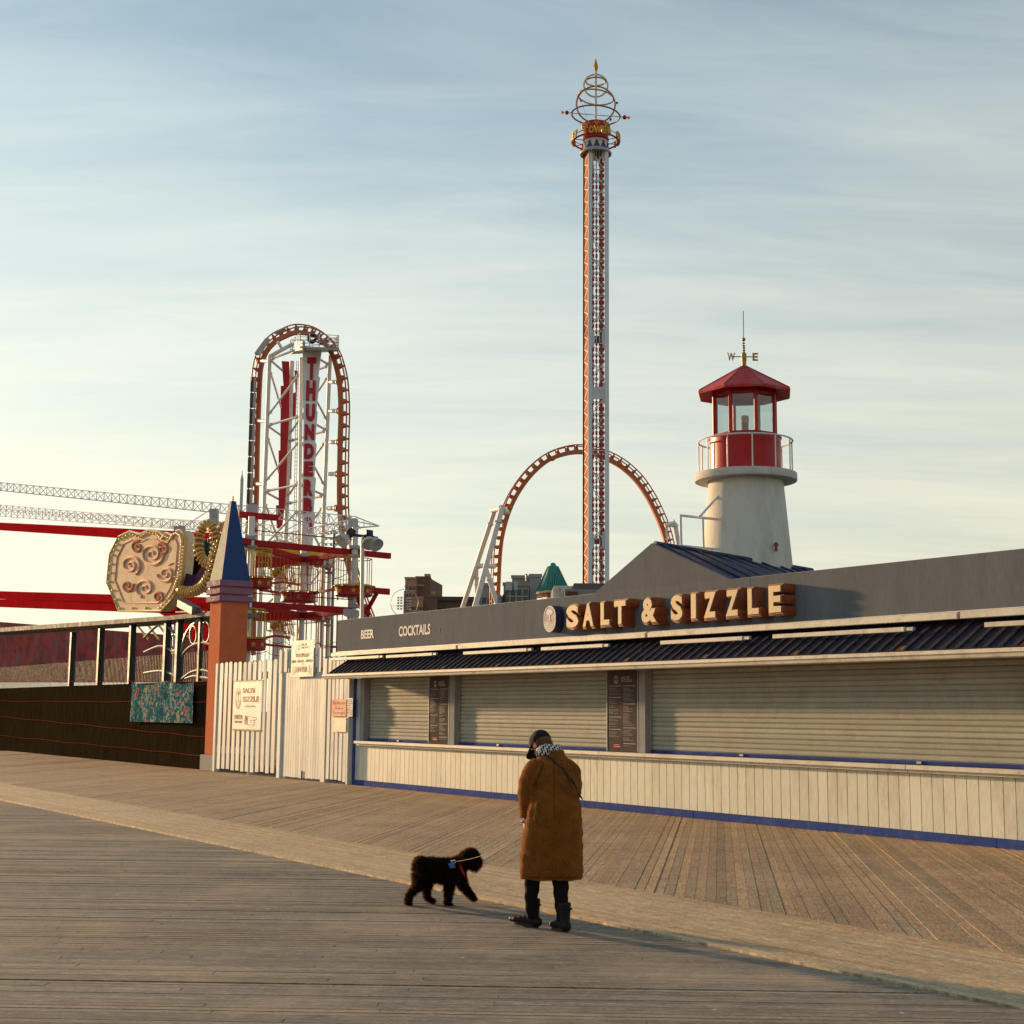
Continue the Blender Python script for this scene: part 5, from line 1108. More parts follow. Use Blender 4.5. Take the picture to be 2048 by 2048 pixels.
# crown: flare, drum, red cylinder
cc = Vector((ZT_(897, 1650).x, KY, 0)); el_ = .36
def zc(zy): return ZT_(897, zy).z
r_ = lambda px: px*.12422*kk
MB().lathe(cc, [(r_(215), zc(1800)), (r_(266), zc(1850)), (r_(268), zc(1825)), (r_(210), zc(1775))], 40).build('skirt', M('skirt_grey', (.40, .38, .36), .6), tw, True)
dr = MB().lathe(cc, [(r_(212), zc(1790)), (r_(207), zc(1640))], 40).build('drum', whitesteel, tw, True)
for i in range(11):
    a = 2*pi*i/11-pi/2+.02; nr = Vector((cos(a), sin(a), 0)); tg = Vector((-sin(a), cos(a), 0)); R = r_(213)
    MB().prism([cc+nr*R+tg*-r_(56)+Vector((0, 0, zc(1785))), cc+nr*R+tg*r_(56)+Vector((0, 0, zc(1785))), cc+nr*R+Vector((0, 0, zc(1668)))], nr*.03).build('blue_triangle', M('triangle_blue', (.06, .06, .25), .5), dr)
MB().lathe(cc, [(r_(200), zc(1640)), (r_(222), zc(1625)), (r_(222), zc(1600)), (r_(215), zc(1590)), (r_(232), zc(1420)), (r_(238), zc(1390)), (r_(225), zc(1365)), (r_(150), zc(1362))], 40).build('red_cylinder', redp, tw, True)
for i in range(9):
    a = 2*pi*i/9-pi/2; nr = Vector((cos(a), sin(a), 0)); tg = Vector((-sin(a), cos(a), 0)); R = r_(238)
    MB().prism([cc+nr*R+tg*r_(x)+Vector((0, 0, zc(y_))) for x, y_ in ((-60, 1440), (-30, 1370), (0, 1430), (30, 1370), (60, 1440), (30, 1410), (0, 1470), (-30, 1410))], nr*.02).build('flame', goldp, tw)
# ring of standing letters
R = r_(388); zrg = zc(1640)
rg = MB().ring(cc+Vector((0, 0, zrg)), R*.97, .06, (1, 0, 0), (0, 1, 0), 48, 6).ring(cc+Vector((0, 0, zrg+.30)), R*.97, .025, (1, 0, 0), (0, 1, 0), 48, 6).build('letter_ring', redp, tw, True)
for i in range(8): a = 2*pi*i/8+.3; MB().tube(cc+Vector((R*cos(a), R*sin(a), zrg)), cc+Vector((r_(212)*cos(a), r_(212)*sin(a), zrg)), .025, 6).build('spoke', redp, rg)
word = 'CONEY TOWER '; nW = 24
for i in range(nW):
    ch = (word*2)[i]
    if ch == ' ': continue
    # TOWER centred on the camera side
    a = -pi/2+.02+(i-8)*2*pi/nW; nr = Vector((cos(a), sin(a), 0))
    me = text_mesh(ch, .34 if ch != 'W' else .46, .52, .09, .05, 'ring_letter', 2); me.materials.append(goldp)
    o = put(me, 'ring_letter', rg, (cc+nr*(R+.01)+Vector((0, 0, zrg+.20)))-Vector(tw.location), a+pi/2)
# mast, rings, balls
ms = MB().tube(cc+Vector((0, 0, zc(1370))), cc+Vector((0, 0, zc(510))), .085, 10).build('mast', whitesteel, tw, True)
MB().lathe(cc, [(.075, zc(515)), (.165, zc(440)), (.16, zc(425)), (.02, zc(295))], 6).build('finial', goldp, tw)
bulbw = M('ring_cream', (.50, .45, .36), .5); bulbo = M('ring_orange', (.40, .14, .06), .5); bulbp = M('ring_purple', (.24, .16, .18), .5); bulbg = M('ring_gold', (.50, .33, .10), .45)
def bulbring(cz, r, m, ax1, ax2, name, nb):
    ctr = cc+Vector((0, 0, zc(cz))); o = MB().ring(ctr, r_(r), .052, ax1, ax2, 48, 6).build(name, m, tw, True)
    mb = MB()
    for i in range(nb): a = 2*pi*i/nb; mb.sphere(ctr+(Vector(ax1)*cos(a)+Vector(ax2)*sin(a))*(r_(r)+.065), .026, 5, 3)
    tag(mb.build('bulbs', m, o), kind='stuff')
ux = Vector((1, 0, 0)); uz = Vector((0, 0, 1)); uy = Vector((0, 1, 0))
bulbring(735, 200, bulbw, ux, uz, 'hoop', 44); bulbring(1040, 325, bulbo, ux, uz, 'hoop', 60)
tl = lambda a: (Vector((cos(a), 0, sin(a))), uy)
bulbring(668, 165, bulbg, *tl(0), 'hoop', 30); bulbring(920, 300, bulbg, *tl(-.13), 'hoop', 44); bulbring(1215, 405, bulbp, *tl(-.08), 'hoop', 60)
MB().tube(ZT_(340, 1165), ZT_(1450, 1250), .025, 6).build('ball_bar', goldp, tw)
for zx, zy, r, m in ((432, 1170, 36, redp), (1362, 1245, 38, redp), (360, 1165, 25, yellowp), (1428, 1250, 25, yellowp), (658, 975, 22, redp), (1238, 1012, 22, redp), (1138, 1280, 22, redp)):
    MB().sphere(ZT_(zx, zy), r_(r), 12, 8).build('ball', m, tw, True)
for a, b_ in (((658, 975), (780, 1340)), ((1238, 1012), (1100, 1340)), ((1138, 1280), (1080, 1345)), ((600, 1290), (690, 1390))): MB().tube(ZT_(*a), ZT_(*b_), .014, 5).build('ball_rod', galv, tw)

# ================================================================ light masts
def z7p(zx, zy, Y): return Z7(zx, zy, Y)
fm = thing('floodlight_mast', 'grey mast with three round floodlights rising from the stand roof', 'floodlight', Vector((Z7(1478, 1400, 37).x, 37, 3.5)))
MB().tube(Vector((Z7(1478, 1400, 37).x, 37, 3.5)), Z7(1480, 440, 37), .05, 10).build('pole', lampm, fm, True)
MB().beam(Z7(1310, 415, 37), Z7(1665, 460, 37), .07).build('cross_arm', darkiron, fm)
for zx, zy, ax in ((1258, 470, (-.5, -.6, -.6)), (1560, 500, (.1, -.7, -.7)), (1625, 515, (.5, -.6, -.6))):
    p = Z7(zx, zy, 36.8); a = Vector(ax).normalized(); q = Vector((0, 0, 1)).rotation_difference(a).to_matrix()
    mb = MB(); mb.lathe((0, 0, 0), [(.04, -.16), (.08, -.13), (.15, -.02), (.19, .10), (.195, .13), (.18, .13), (.02, .05)], 20); mb.v = [p+q@k_ for k_ in mb.v]; o = mb.build('reflector', lampm, fm, True)
    mb = MB(); mb.box(-.09, .09, -.09, .09, -.38, -.20); mb.v = [p+q@k_ for k_ in mb.v]; mb.build('ballast', darkiron, o)
sp = thing('speaker_box', 'grey box loudspeaker behind the corner of the stand roof', 'speaker', Z7(1315, 1430, 40))
MB().prism([Z7(1245, 1310, 39.6), Z7(1385, 1318, 40), Z7(1368, 1438, 40), Z7(1240, 1395, 39.6)], Vector((.1, .45, 0))).build('box', galv, sp, bevel=.02); MB().tube(Z7(1315, 1430, 40), Vector((Z7(1315, 1430, 40).x, 40.1, 0)), .05).build('post', galv, sp)
def stadium_light(label, u, Y, v_top, hc, hr, r=.11):
    x = at(u, 1200, Y).x; t = thing('stadium_light', label, 'floodlight', (x, Y, 0), group='stadium light masts with hoops')
    zt2 = at(u, v_top, Y).z; MB().lathe(Vector((x, Y, 0)), [(r*1.3, 0), (r*.9, zt2)], 12).build('pole', M('mast_blue', (.16, .20, .25), .5), t, True)
    MB().ring(Vector((x, Y, at(u, hc, Y).z)), hr, .028, ux, uz, 48, 6).build('hoop', galv, t, True); MB().tube(Vector((x-hr, Y, at(u, hc+6, Y).z)), Vector((x+hr, Y, at(u, hc+6, Y).z)), .018, 5).build('hoop_bar', galv, t)
    return t, x, zt2
def bank(t, x, Y, z0, rows, cols, dxx, dzz):
    for i in range(rows):
        for j in range(cols):
            if cols % 2 and j == cols//2: continue
            q = Vector((x+(j-(cols-1)/2)*dxx, Y-.18, z0-i*dzz)); mb = MB(); mb.lathe(q, [(.04, .06), (.12, -.02), (.11, -.08), (.02, -.07)], 10); mb.build('lamp', lampm, t, True)
        MB().tube(Vector((x-cols*dxx/2, Y-.15, z0-i*dzz+.08)), Vector((x+cols*dxx/2, Y-.15, z0-i*dzz+.08)), .02, 5).build('lamp_rail', darkiron, t)
t, x, z = stadium_light('lamp mast with a thin hoop in front of the brick tower', 809, 140, 1182, 1206, 27*140/FPX*1.02); bank(t, x, 140, at(809, 1196, 140).z, 5, 5, .30, .27)
t, x, z = stadium_light('lamp mast with a thin hoop behind the ropes course', 665, 100, 1060, 1116, 41*100/FPX); bank(t, x, 100, at(665, 1066, 100).z, 4, 4, .36, .42)
ob = thing('pointed_mast', 'pale slim pointed mast left of the coaster tower', 'mast', (at(482, 1000, 150).x, 150, 0))
MB().lathe(Vector((at(482.5, 1000, 150).x, 150, 0)), [(.20, 0), (.17, at(482, 962, 150).z), (.19, at(482, 961, 150).z), (.03, at(482, 946, 150).z), (.03, at(482, 941, 150).z)], 12).build('shaft', M('mast_pale', (.45, .48, .50), .5), ob)

# ================================================================ far buildings
Z8 = lambda zx, zy, Y: at(760+zx*.2588, 1060+zy*.2588, Y)
def far_block(t, zx0, zx1, ztop, Y, dep, mat, cols=0, rows=0, wz=(.9, 1.4), step=None, zwin=None, side=0.0, name='wall'):
    a, b_ = Z8(zx0, ztop, Y), Z8(zx1, ztop, Y); z1 = a.z
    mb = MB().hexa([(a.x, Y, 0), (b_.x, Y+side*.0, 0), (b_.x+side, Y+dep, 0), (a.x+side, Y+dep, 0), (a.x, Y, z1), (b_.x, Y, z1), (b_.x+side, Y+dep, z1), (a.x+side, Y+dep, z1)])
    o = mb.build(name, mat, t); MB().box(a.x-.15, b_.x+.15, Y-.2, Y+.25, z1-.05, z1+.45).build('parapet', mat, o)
    for i in range(cols):
        for j in range(rows):
            xx = a.x+(b_.x-a.x)*(i+.5)/cols; z = (zwin or z1-2.2)-j*(step or 3.0)
            w_ = MB().box(xx-wz[0]/2, xx+wz[0]/2, Y-.06, Y-.005, z-wz[1]/2, z+wz[1]/2).build('window', windm, o)
            MB().box(xx-wz[0]/2-.06, xx+wz[0]/2+.06, Y-.12, Y-.004, z-wz[1]/2-.10, z-wz[1]/2-.002).build('sill', conc, w_)
    return o
BY = 330
bt = thing('brick_tower_block', 'tall brown brick apartment tower with a lower wing on the skyline', 'building', (Z8(300, 500, BY).x, BY, 0))
far_block(bt, 195, 278, 378, BY, 16, brick, 3, 11, (.55, .85), 1.7, side=3.0); far_block(bt, 278.5, 388, 372, BY+1.5, 18, M('far_brick_side', (.17, .095, .068), .85, var=.15, scale=.5), 0, 0, side=2.0); far_block(bt, 348, 386, 354, BY+3, 8, brick)  # right-hand faces get their shade from a darker copy of the brick
a = Z8(265, 352, BY); MB().add([(a.x-2.4, BY+1, a.z-2.4), (a.x+2.4, BY+1, a.z-2.4), (a.x+2.4, BY+6, a.z-2.4), (a.x-2.4, BY+6, a.z-2.4), (a.x, BY+3.5, a.z)], [(0, 1, 4), (1, 2, 4), (2, 3, 4), (3, 0, 4), (3, 2, 1, 0)]).build('roof', brick, bt)
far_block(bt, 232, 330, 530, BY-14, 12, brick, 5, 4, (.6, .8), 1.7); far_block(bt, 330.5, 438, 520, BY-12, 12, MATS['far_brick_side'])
far_block(bt, 403, 424, 490, BY-8, 4, brick)
bl2 = thing('brick_slab_block', 'long low brick block behind the white coaster supports', 'building', (Z8(600, 550, BY).x, BY, 0))
far_block(bl2, 438.5, 735, 545, BY-6, 12, M('far_brick_dark', (.15, .095, .07), .85, var=.25, scale=.5), 16, 3, (.7, .8), 1.8); MB().box(Z8(438, 540, BY).x, Z8(735, 540, BY).x, BY-7, BY-6.3, Z8(438, 542, BY).z-.6, Z8(438, 532, BY).z).build('parapet', M('dark_parapet', (.08, .07, .07), .8), bl2)
GYb = 210
gb_ = thing('grey_apartment_block', 'grey flat roofed apartment block with square windows behind the arch', 'building', (Z8(1000, 500, GYb).x, GYb, 0))
far_block(gb_, 955, 1150, 428, GYb, 14, greyblock, 4, 4, (.62, .95), Z8(1000, 480, GYb).z-Z8(1000, 532, GYb).z, Z8(1000, 484, GYb).z)
far_block(gb_, 1020, 1157, 372, GYb+6, 12, greyblock, 2, 1, (.5, .8), 3, Z8(1100, 400, GYb).z); far_block(gb_, 1158, 1246, 362, GYb+4, 14, M('far_grey_side', (.28, .29, .30), .85, var=.1, scale=.4))
far_block(gb_, 740, 870, 432, GYb+2, 12, greyblock, 3, 4, (.6, .95), 2.6)
for zx in (985, 1005, 1050): q = Z8(zx, 405, GYb); MB().lathe(q, [(.35, -1.2), (.35, -.1), (.2, .1)], 10).build('roof_vent', galv, gb_, True)
q = Z8(1130, 352, GYb); MB().lathe(q, [(.12, -.8), (.12, .1), (.3, .2)], 8).build('roof_vent', galv, gb_)
# teal pyramid turret
TYb = 62.0
tu = thing('turret', 'green copper pyramid turret with a golden cornice behind the fascia', 'turret', (Z8(1330, 500, TYb).x, TYb, 0))
ap_ = Z8(1337, 284, TYb); bl_, bm2, br_ = Z8(1195, 486, TYb-.4), Z8(1340, 474, TYb-2.2), Z8(1432, 470, TYb+.2)
hw = 3.05*.9; ctr = Vector((ap_.x, TYb, 0)); zb_ = Z8(1300, 474, TYb).z; rot = radians(24)
sq = lambda r, z: [ctr+Vector((r*sqrt(2)*cos(rot+pi/4+pi/2*i), r*sqrt(2)*sin(rot+pi/4+pi/2*i), z)) for i in range(4)]
hw = (br_.x-bl_.x)/2/1.25
MB().hexa(sq(hw, zb_)+sq(.14, ap_.z)).build('roof', tealroof, tu)
for k in range(4):
    b0, b1_ = sq(hw, zb_)[k], sq(hw, zb_)[(k+1) % 4]; t0_, t1_ = sq(.14, ap_.z)[k], sq(.14, ap_.z)[(k+1) % 4]
    nn_ = ((b1_-b0).cross(t0_-b0)).normalized()*.03
    if (b0+b1_-2*ctr).dot(nn_) < 0: nn_ = -nn_
    for i in range(9): f_ = (i+.5)/9; MB().beam(b0.lerp(b1_, f_)+nn_, t0_.lerp(t1_, f_)+nn_, .05, .06).build('seam', tealroof, tu)
corn = [(hw*1.02, -.10, .0, gold), (hw*.95, -.30, -.102, M('cornice_red', (.24, .06, .04), .6)), (hw*.98, -.46, -.302, gold), (hw*.90, -.62, -.462, MATS['cornice_red']), (hw*.86, -.80, -.622, gold)]
for r2, za2, zb3, m_ in corn: MB().hexa(sq(r2, zb_+za2)+sq(r2, zb_+zb3)).build('cornice', m_, tu)
MB().hexa(sq(hw*.82, 0)+sq(hw*.82, zb_-.801)).build('wall', M('turret_wall', (.45, .40, .30), .8), tu)
MB().sphere(ap_+Vector((0, 0, .05)), .14, 10, 6).build('knob', tealroof, tu, True)
# boxes on the roofs behind the fascia
hv = thing('rooftop_unit', 'white boxy rooftop unit beside the green turret', 'rooftop unit', Vector((Z8(1420, 520, 45).x, 45, 3)))
a, b_ = Z8(1340, 430, 45), Z8(1492, 420, 45)
MB().box(a.x, b_.x, 45, 48, 3, a.z).build('case', cream2, hv, bevel=.02); MB().box(a.x+(b_.x-a.x)*.32, a.x+(b_.x-a.x)*.335, 44.98, 44.999, 3.4, a.z-.03).build('joint', galv, hv)
hd_ = thing('roof_shed', 'low grey roof shed with a brown shuttered window', 'shed', Vector((Z8(1560, 520, 44).x, 44, 3)))
a, b_ = Z8(1428, 458, 43.5), Z8(1700, 425, 44)
MB().box(a.x, b_.x, 43.5, 46, 3, a.z).build('wall', M('shed_grey', (.22, .22, .22), .8), hd_); MB().box(Z8(1495, 420, 44).x, Z8(1760, 420, 44).x, 43.6, 47, a.z+.002, Z8(1500, 420, 44).z).build('roof', M('shed_roof', (.12, .11, .11), .7), hd_)
MB().box(Z8(1440, 480, 43.4).x, Z8(1530, 480, 43.4).x, 43.44, 43.498, Z8(1440, 505, 43.4).z, Z8(1440, 474, 43.4).z).build('window', M('shutter_brown', (.10, .05, .03), .7), hd_)
bx = thing('signal_box', 'small dark rounded machine box at the foot of the arch', 'box', Z8(935, 560, 60))
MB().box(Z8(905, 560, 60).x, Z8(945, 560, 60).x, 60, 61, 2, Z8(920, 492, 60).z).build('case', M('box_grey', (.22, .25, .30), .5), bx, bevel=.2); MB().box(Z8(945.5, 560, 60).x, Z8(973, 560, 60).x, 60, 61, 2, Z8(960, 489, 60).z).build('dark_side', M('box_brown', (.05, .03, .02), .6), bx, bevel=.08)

# ================================================================ person in the long brown coat
PB = gnd(1102.5, 1860)
per = thing('person', 'person in long brown wool coat, black cap and checked scarf, back turned, head bowed', 'person', PB)
V3 = Vector
def fill_fur(me, n, length, width, curl, mat, name, parent, down=.4, seed=1, keep=None, taper=True):
    r = random.Random(seed); me.calc_loop_triangles(); tris = []; acc = 0; cum = []
    for t_ in me.loop_triangles:
        if keep and not keep(t_.center): continue
        acc += t_.area; cum.append(acc); tris.append(t_)
    import bisect
    vs, fs = [], []; vn = [q.normal.copy() for q in me.vertices]; vc = [q.co.copy() for q in me.vertices]
    for _ in range(n):
        t_ = tris[min(bisect.bisect(cum, r.random()*acc), len(tris)-1)]; a, b_, c_ = [vc[i] for i in t_.vertices]
        u, v = r.random(), r.random()
        if u+v > 1: u, v = 1-u, 1-v
        p = a+(b_-a)*u+(c_-a)*v; nr = (vn[t_.vertices[0]]*(1-u-v)+vn[t_.vertices[1]]*u+vn[t_.vertices[2]]*v).normalized()
        L_ = length(p)*r.uniform(.55, 1.2) if callable(length) else length*r.uniform(.5, 1.3)
        d = (nr+V3((r.gauss(0, .35), r.gauss(0, .35), r.gauss(0, .35)-down))).normalized()
        sd_ = d.cross(V3((r.gauss(0, 1), r.gauss(0, 1), r.gauss(0, 1)))).normalized()
        k = len(vs); ph_ = r.uniform(0, 6.28); b2 = d.cross(sd_)
        q = p-nr*.002
        for j in range(4):
            w_ = width*(1-.28*j) if taper else width
            off = (sd_*sin(ph_+j*1.9)+b2*cos(ph_+j*1.9))*curl*L_*j/3
            c0 = q+d*(L_*j/3)+off-V3((0, 0, down*L_*.25*(j/3)**2)); vs += [c0-sd_*w_/2, c0+sd_*w_/2]
        for j in range(3): fs.append((k+2*j, k+2*j+1, k+2*j+3, k+2*j+2))
    m2 = bpy.data.meshes.new(name); m2.from_pydata([tuple(q) for q in vs], [], fs); m2.materials.append(mat)
    return put(m2, name, parent)
def hair_mat(name, c, trans, tw=.35, rough=.6):
    m = bpy.data.materials.new(name); m.use_nodes = True; t = m.node_tree; b = t.nodes['Principled BSDF']; b.inputs['Base Color'].default_value = (*c, 1); b.inputs['Roughness'].default_value = rough; b.inputs['Specular IOR Level'].default_value = .08
    nz = N('ShaderNodeTexNoise', t); nz.inputs['Scale'].default_value = 18; g = N('ShaderNodeNewGeometry', t); t.links.new(g.outputs['Position'], nz.inputs[0]); mr = N('ShaderNodeMapRange', t); mr.inputs[3].default_value = .5; mr.inputs[4].default_value = 1.5; t.links.new(nz.outputs['Fac'], mr.inputs[0])
    sc2 = N('ShaderNodeVectorMath', t, operation='SCALE'); sc2.inputs[0].default_value = c; t.links.new(mr.outputs[0], sc2.inputs['Scale']); t.links.new(sc2.outputs[0], b.inputs['Base Color'])
    tl_ = N('ShaderNodeBsdfTranslucent', t); tl_.inputs[0].default_value = (*trans, 1); mx = N('ShaderNodeMixShader', t); mx.inputs[0].default_value = tw
    o = t.nodes['Material Output']; t.links.new(b.outputs[0], mx.inputs[1]); t.links.new(tl_.outputs[0], mx.inputs[2]); t.links.new(mx.outputs[0], o.inputs[0]); return m
skin = M('skin', (.50, .27, .18), .55, var=.1, scale=12, bump=.08)
coatm = M('brown_wool', (.215, .076, .0125), .95, var=.5, scale=7, bump=.7, bscale=170, sheen=.35, rnd=0, fine=.9, spec=.1)
fuzz = hair_mat('wool_fuzz', (.17, .060, .012), (.36, .13, .024), .32, .9)
trous = M('black_trousers', (.009, .008, .007), .9, var=.3, scale=10, bump=.3, spec=.1)
leather = M('dark_leather', (.014, .011, .009), .55, spec=.15, var=.3, scale=14, bump=.15)
CR = [(.418, -.262, .258, .03, .195), (.45, -.266, .262, .03, .20), (.56, -.263, .263, .02, .20), (.76, -.247, .262, .01, .19), (.91, -.218, .255, .01, .18), (1.06, -.185, .24, .03, .17), (1.16, -.180, .232, .05, .165), (1.257, -.192, .225, .08, .16), (1.34, -.185, .195, .115, .145), (1.40, -.150, .155, .145, .125), (1.445, -.105, .115, .165, .095), (1.475, -.088, .098, .175, .082)]
def coat_ring(z):
    for a, b_ in zip(CR, CR[1:]):
        if a[0] <= z <= b_[0]: t_ = (z-a[0])/(b_[0]-a[0]); return [x+(y-x)*t_ for x, y in zip(a, b_)]
    return list(CR[0] if z < CR[0][0] else CR[-1])
def coat_surf(x, z, out=.006):     # back surface of the coat
    _, xl, xr, cy, wy = coat_ring(z); cx, wx = (xl+xr)/2, (xr-xl)/2; k = max(0, 1-abs((x-cx)/wx)**2.4)
    return V3((x, cy-wy*k**(1/2.4)-out, z))
mb = MB(); nR = 44; rings = []
zsx = [.418+(1.475-.418)*i/46 for i in range(47)]
for z in zsx:
    _, xl, xr, cy, wy = coat_ring(z); cx, wx = (xl+xr)/2, (xr-xl)/2; ring = []
    for j in range(nR):
        a = 2*pi*j/nR; ca, sa = cos(a), sin(a); e2 = 2/2.4
        f_ = max(0, (1.0-z)/.6); w_ = 1+.020*f_*sin(7*a+1.1+z*2)+.012*f_*sin(12*a-z*5)+.010*sin(5*a+z*9)
        ring.append(V3((cx+wx*w_*abs(ca)**e2*(1 if ca > 0 else -1), cy+wy*w_*abs(sa)**e2*(1 if sa > 0 else -1), z)))
    rings.append(ring)
mb.loft(rings)
def chain(mb, pts, seg=14, sub=6):
    P = spline([V3(p[:3]) for p in pts], sub); rr = []
    for i in range(len(pts)-1):
        for k in range(sub): rr.append(pts[i][3]+(pts[i+1][3]-pts[i][3])*k/sub)
    rr.append(pts[-1][3]); mb.path(P, rr, seg); return mb
armL = [(-.10, .10, 1.36, .085), (-.165, .085, 1.29, .090), (-.200, .085, 1.19, .086), (-.208, .095, 1.10, .080), (-.203, .130, 1.00, .072), (-.206, .145, .94, .062), (-.212, .145, .905, .058)]
armR = [(.10, .11, 1.36, .085), (.160, .10, 1.29, .090), (.182, .12, 1.19, .082), (.175, .16, 1.10, .076), (.140, .235, 1.01, .068), (.075, .29, .94, .060), (.055, .305, .92, .058)]
chain(mb, armL); chain(mb, armR)
# collar
mb.loft([[V3((.005+r_x*cos(2*pi*j/28), .165+r_y*sin(2*pi*j/28), z+.018*cos(2*pi*j/28)*0)) for j in range(28)] for r_x, r_y, z in ((.115, .105, 1.42), (.108, .098, 1.475), (.098, .088, 1.488))])
cm = remesh(mb, .0105, 4, .5)
for q in cm.vertices:       # hand-worked creases at the left armpit and broad wool lumps
    x, y, z = q.co; n_ = q.normal
    d = .004*sin(31*x+17*z)*sin(23*z-9*y)+.003*sin(61*z+37*x)
    if y < .1:
        for x0_, z0_, x1_, z1_, s_, am in ((-.06, 1.33, -.145, 1.17, .022, .013), (-.145, 1.18, -.172, .93, .020, .017), (-.02, 1.25, -.12, 1.14, .020, .010), (-.11, 1.02, -.15, .55, .026, .012), (.05, .95, .09, .45, .032, .010), (.018, .80, .022, .40, .012, .009), (.12, 1.22, .19, 1.06, .022, .010), (-.06, .90, -.04, .50, .028, .007), (.17, .88, .20, .45, .028, .009)):
            ax, az = x1_-x0_, z1_-z0_; t_ = max(0, min(1, ((x-x0_)*ax+(z-z0_)*az)/(ax*ax+az*az))); dd = hypot(x-x0_-ax*t_, z-z0_-az*t_); d -= am*math.exp(-(dd/s_)**2)
    q.co = q.co+n_*d
cm.name = 'coat'; cm.materials.clear(); cm.materials.append(coatm); coat = put(cm, 'coat', per)
fill_fur(cm, 26000, .011, .0013, .5, fuzz, 'wool_fuzz', coat, .1, 3)
# body: head, neck, arms, hands and legs in one skin
hc = V3((-.088, .225, 1.53)); ff = V3((-.45, .60, -.66)).normalized(); rt_ = ff.cross(V3((0, 0, 1))).normalized(); hu = rt_.cross(ff).normalized()
hp_ = lambda r, u, f_: hc+rt_*r+hu*u+ff*f_
body = MB()
def ell(mb, c_, ax, seg=18, rings_=12):
    k = len(mb.v); mb.sphere((0, 0, 0), 1, seg, rings_)
    for i in range(k, len(mb.v)): q = mb.v[i]; mb.v[i] = V3(c_)+ax[0]*q.x+ax[1]*q.y+ax[2]*q.z
ell(body, hp_(0, .02, -.005), (rt_*.074, ff*.094, hu*.088)); ell(body, hp_(0, -.045, .03), (rt_*.058, ff*.066, hu*.066))
ell(body, hp_(0, -.02, .100), (rt_*.013, ff*.020, hu*.022)); ell(body, hp_(0, -.062, .088), (rt_*.024, ff*.010, hu*.008)); ell(body, hp_(0, -.075, .086), (rt_*.020, ff*.010, hu*.008))
for s_ in (-1, 1): ell(body, hp_(.076*s_, -.012, -.008), (rt_*.010, ff*.020, hu*.032))
chain(body, [(.0, .155, 1.36, .060), (-.02, .165, 1.44, .052), (-.06, .20, 1.50, .055)])
chain(body, [(0, .05, .62, .12), (0, .05, .95, .13), (0, .09, 1.2, .13), (0, .14, 1.36, .08)])
chain(body, [(-.12, .11, 1.33, .05), (-.19, .10, 1.12, .042), (-.206, .15, .93, .030), (-.220, .150, .885, .026)]); chain(body, [(.12, .12, 1.33, .05), (.17, .15, 1.12, .042), (.075, .29, .94, .030), (.03, .325, .915, .026)])
chain(body, [(-.10, .05, .66, .075), (-.145, .08, .42, .052), (-.165, .10, .14, .036)]); chain(body, [(.07, .02, .66, .075), (.075, -.02, .42, .052), (.081, -.06, .14, .036)])
def hand_(mb, w_, d, nrm, thumb):
    # palm then four curled fingers and a thumb; d along the hand, nrm out of the palm back
    d, nrm = d.normalized(), nrm.normalized(); sdv = d.cross(nrm).normalized()
    ell(mb, w_+d*.045, (sdv*.040, nrm*.016, d*.048))
    for i, (o, l) in enumerate(((-.030, .062), (-.010, .072), (.010, .068), (.029, .054))):
        b0 = w_+d*.082+sdv*o; mb.path([b0-d*.02, b0+d*l*.35-nrm*.006, b0+d*l*.60-nrm*.030, b0+d*l*.35-nrm*.052], [.0095, .009, .0085, .007], 8)
    b0 = w_+d*.025+sdv*thumb*.034; mb.path([b0, b0+sdv*thumb*.022+d*.022-nrm*.012, b0+sdv*thumb*.020+d*.05-nrm*.028], [.011, .010, .008], 8)
hand_(body, V3((-.222, .150, .885)), V3((.0, .05, -.10)), V3((-1, -.1, -.1)), 1); hand_(body, V3((.03, .325, .915)), V3((-.08, .04, -.03)), V3((.1, .4, 1)), -1)
bme = remesh(body, .0062, 1, .4); bme.name = 'body'; bme.materials.append(skin); put(bme, 'body', per)
for s_ in (-1, 1): MB().sphere(hp_(.030*s_, .012, .082), .011, 8, 6).build('eye', black, per, True, local=True)
# trousers
tm = MB(); chain(tm, [(-.11, .05, .64, .10), (-.150, .07, .47, .074), (-.160, .085, .36, .066), (-.168, .095, .235, .056), (-.160, .115, .08, .045)], 18); chain(tm, [(.08, .03, .64, .10), (.074, .0, .47, .076), (.078, -.025, .36, .068), (.081, -.05, .21, .055), (.095, -.075, .08, .045)], 18); ell(tm, (-.01, .04, .66), (V3((.19, 0, 0)), V3((0, .13, 0)), V3((0, 0, .12))))
for q_ in range(len(tm.v)): q = tm.v[q_]; q.x += .004*sin(q.z*60+q.y*20); q.y += .004*sin(q.z*47+q.x*30)
tme = remesh(tm, .009, 2); tme.name = 'trousers'; tme.materials.append(trous); put(tme, 'trousers', per)
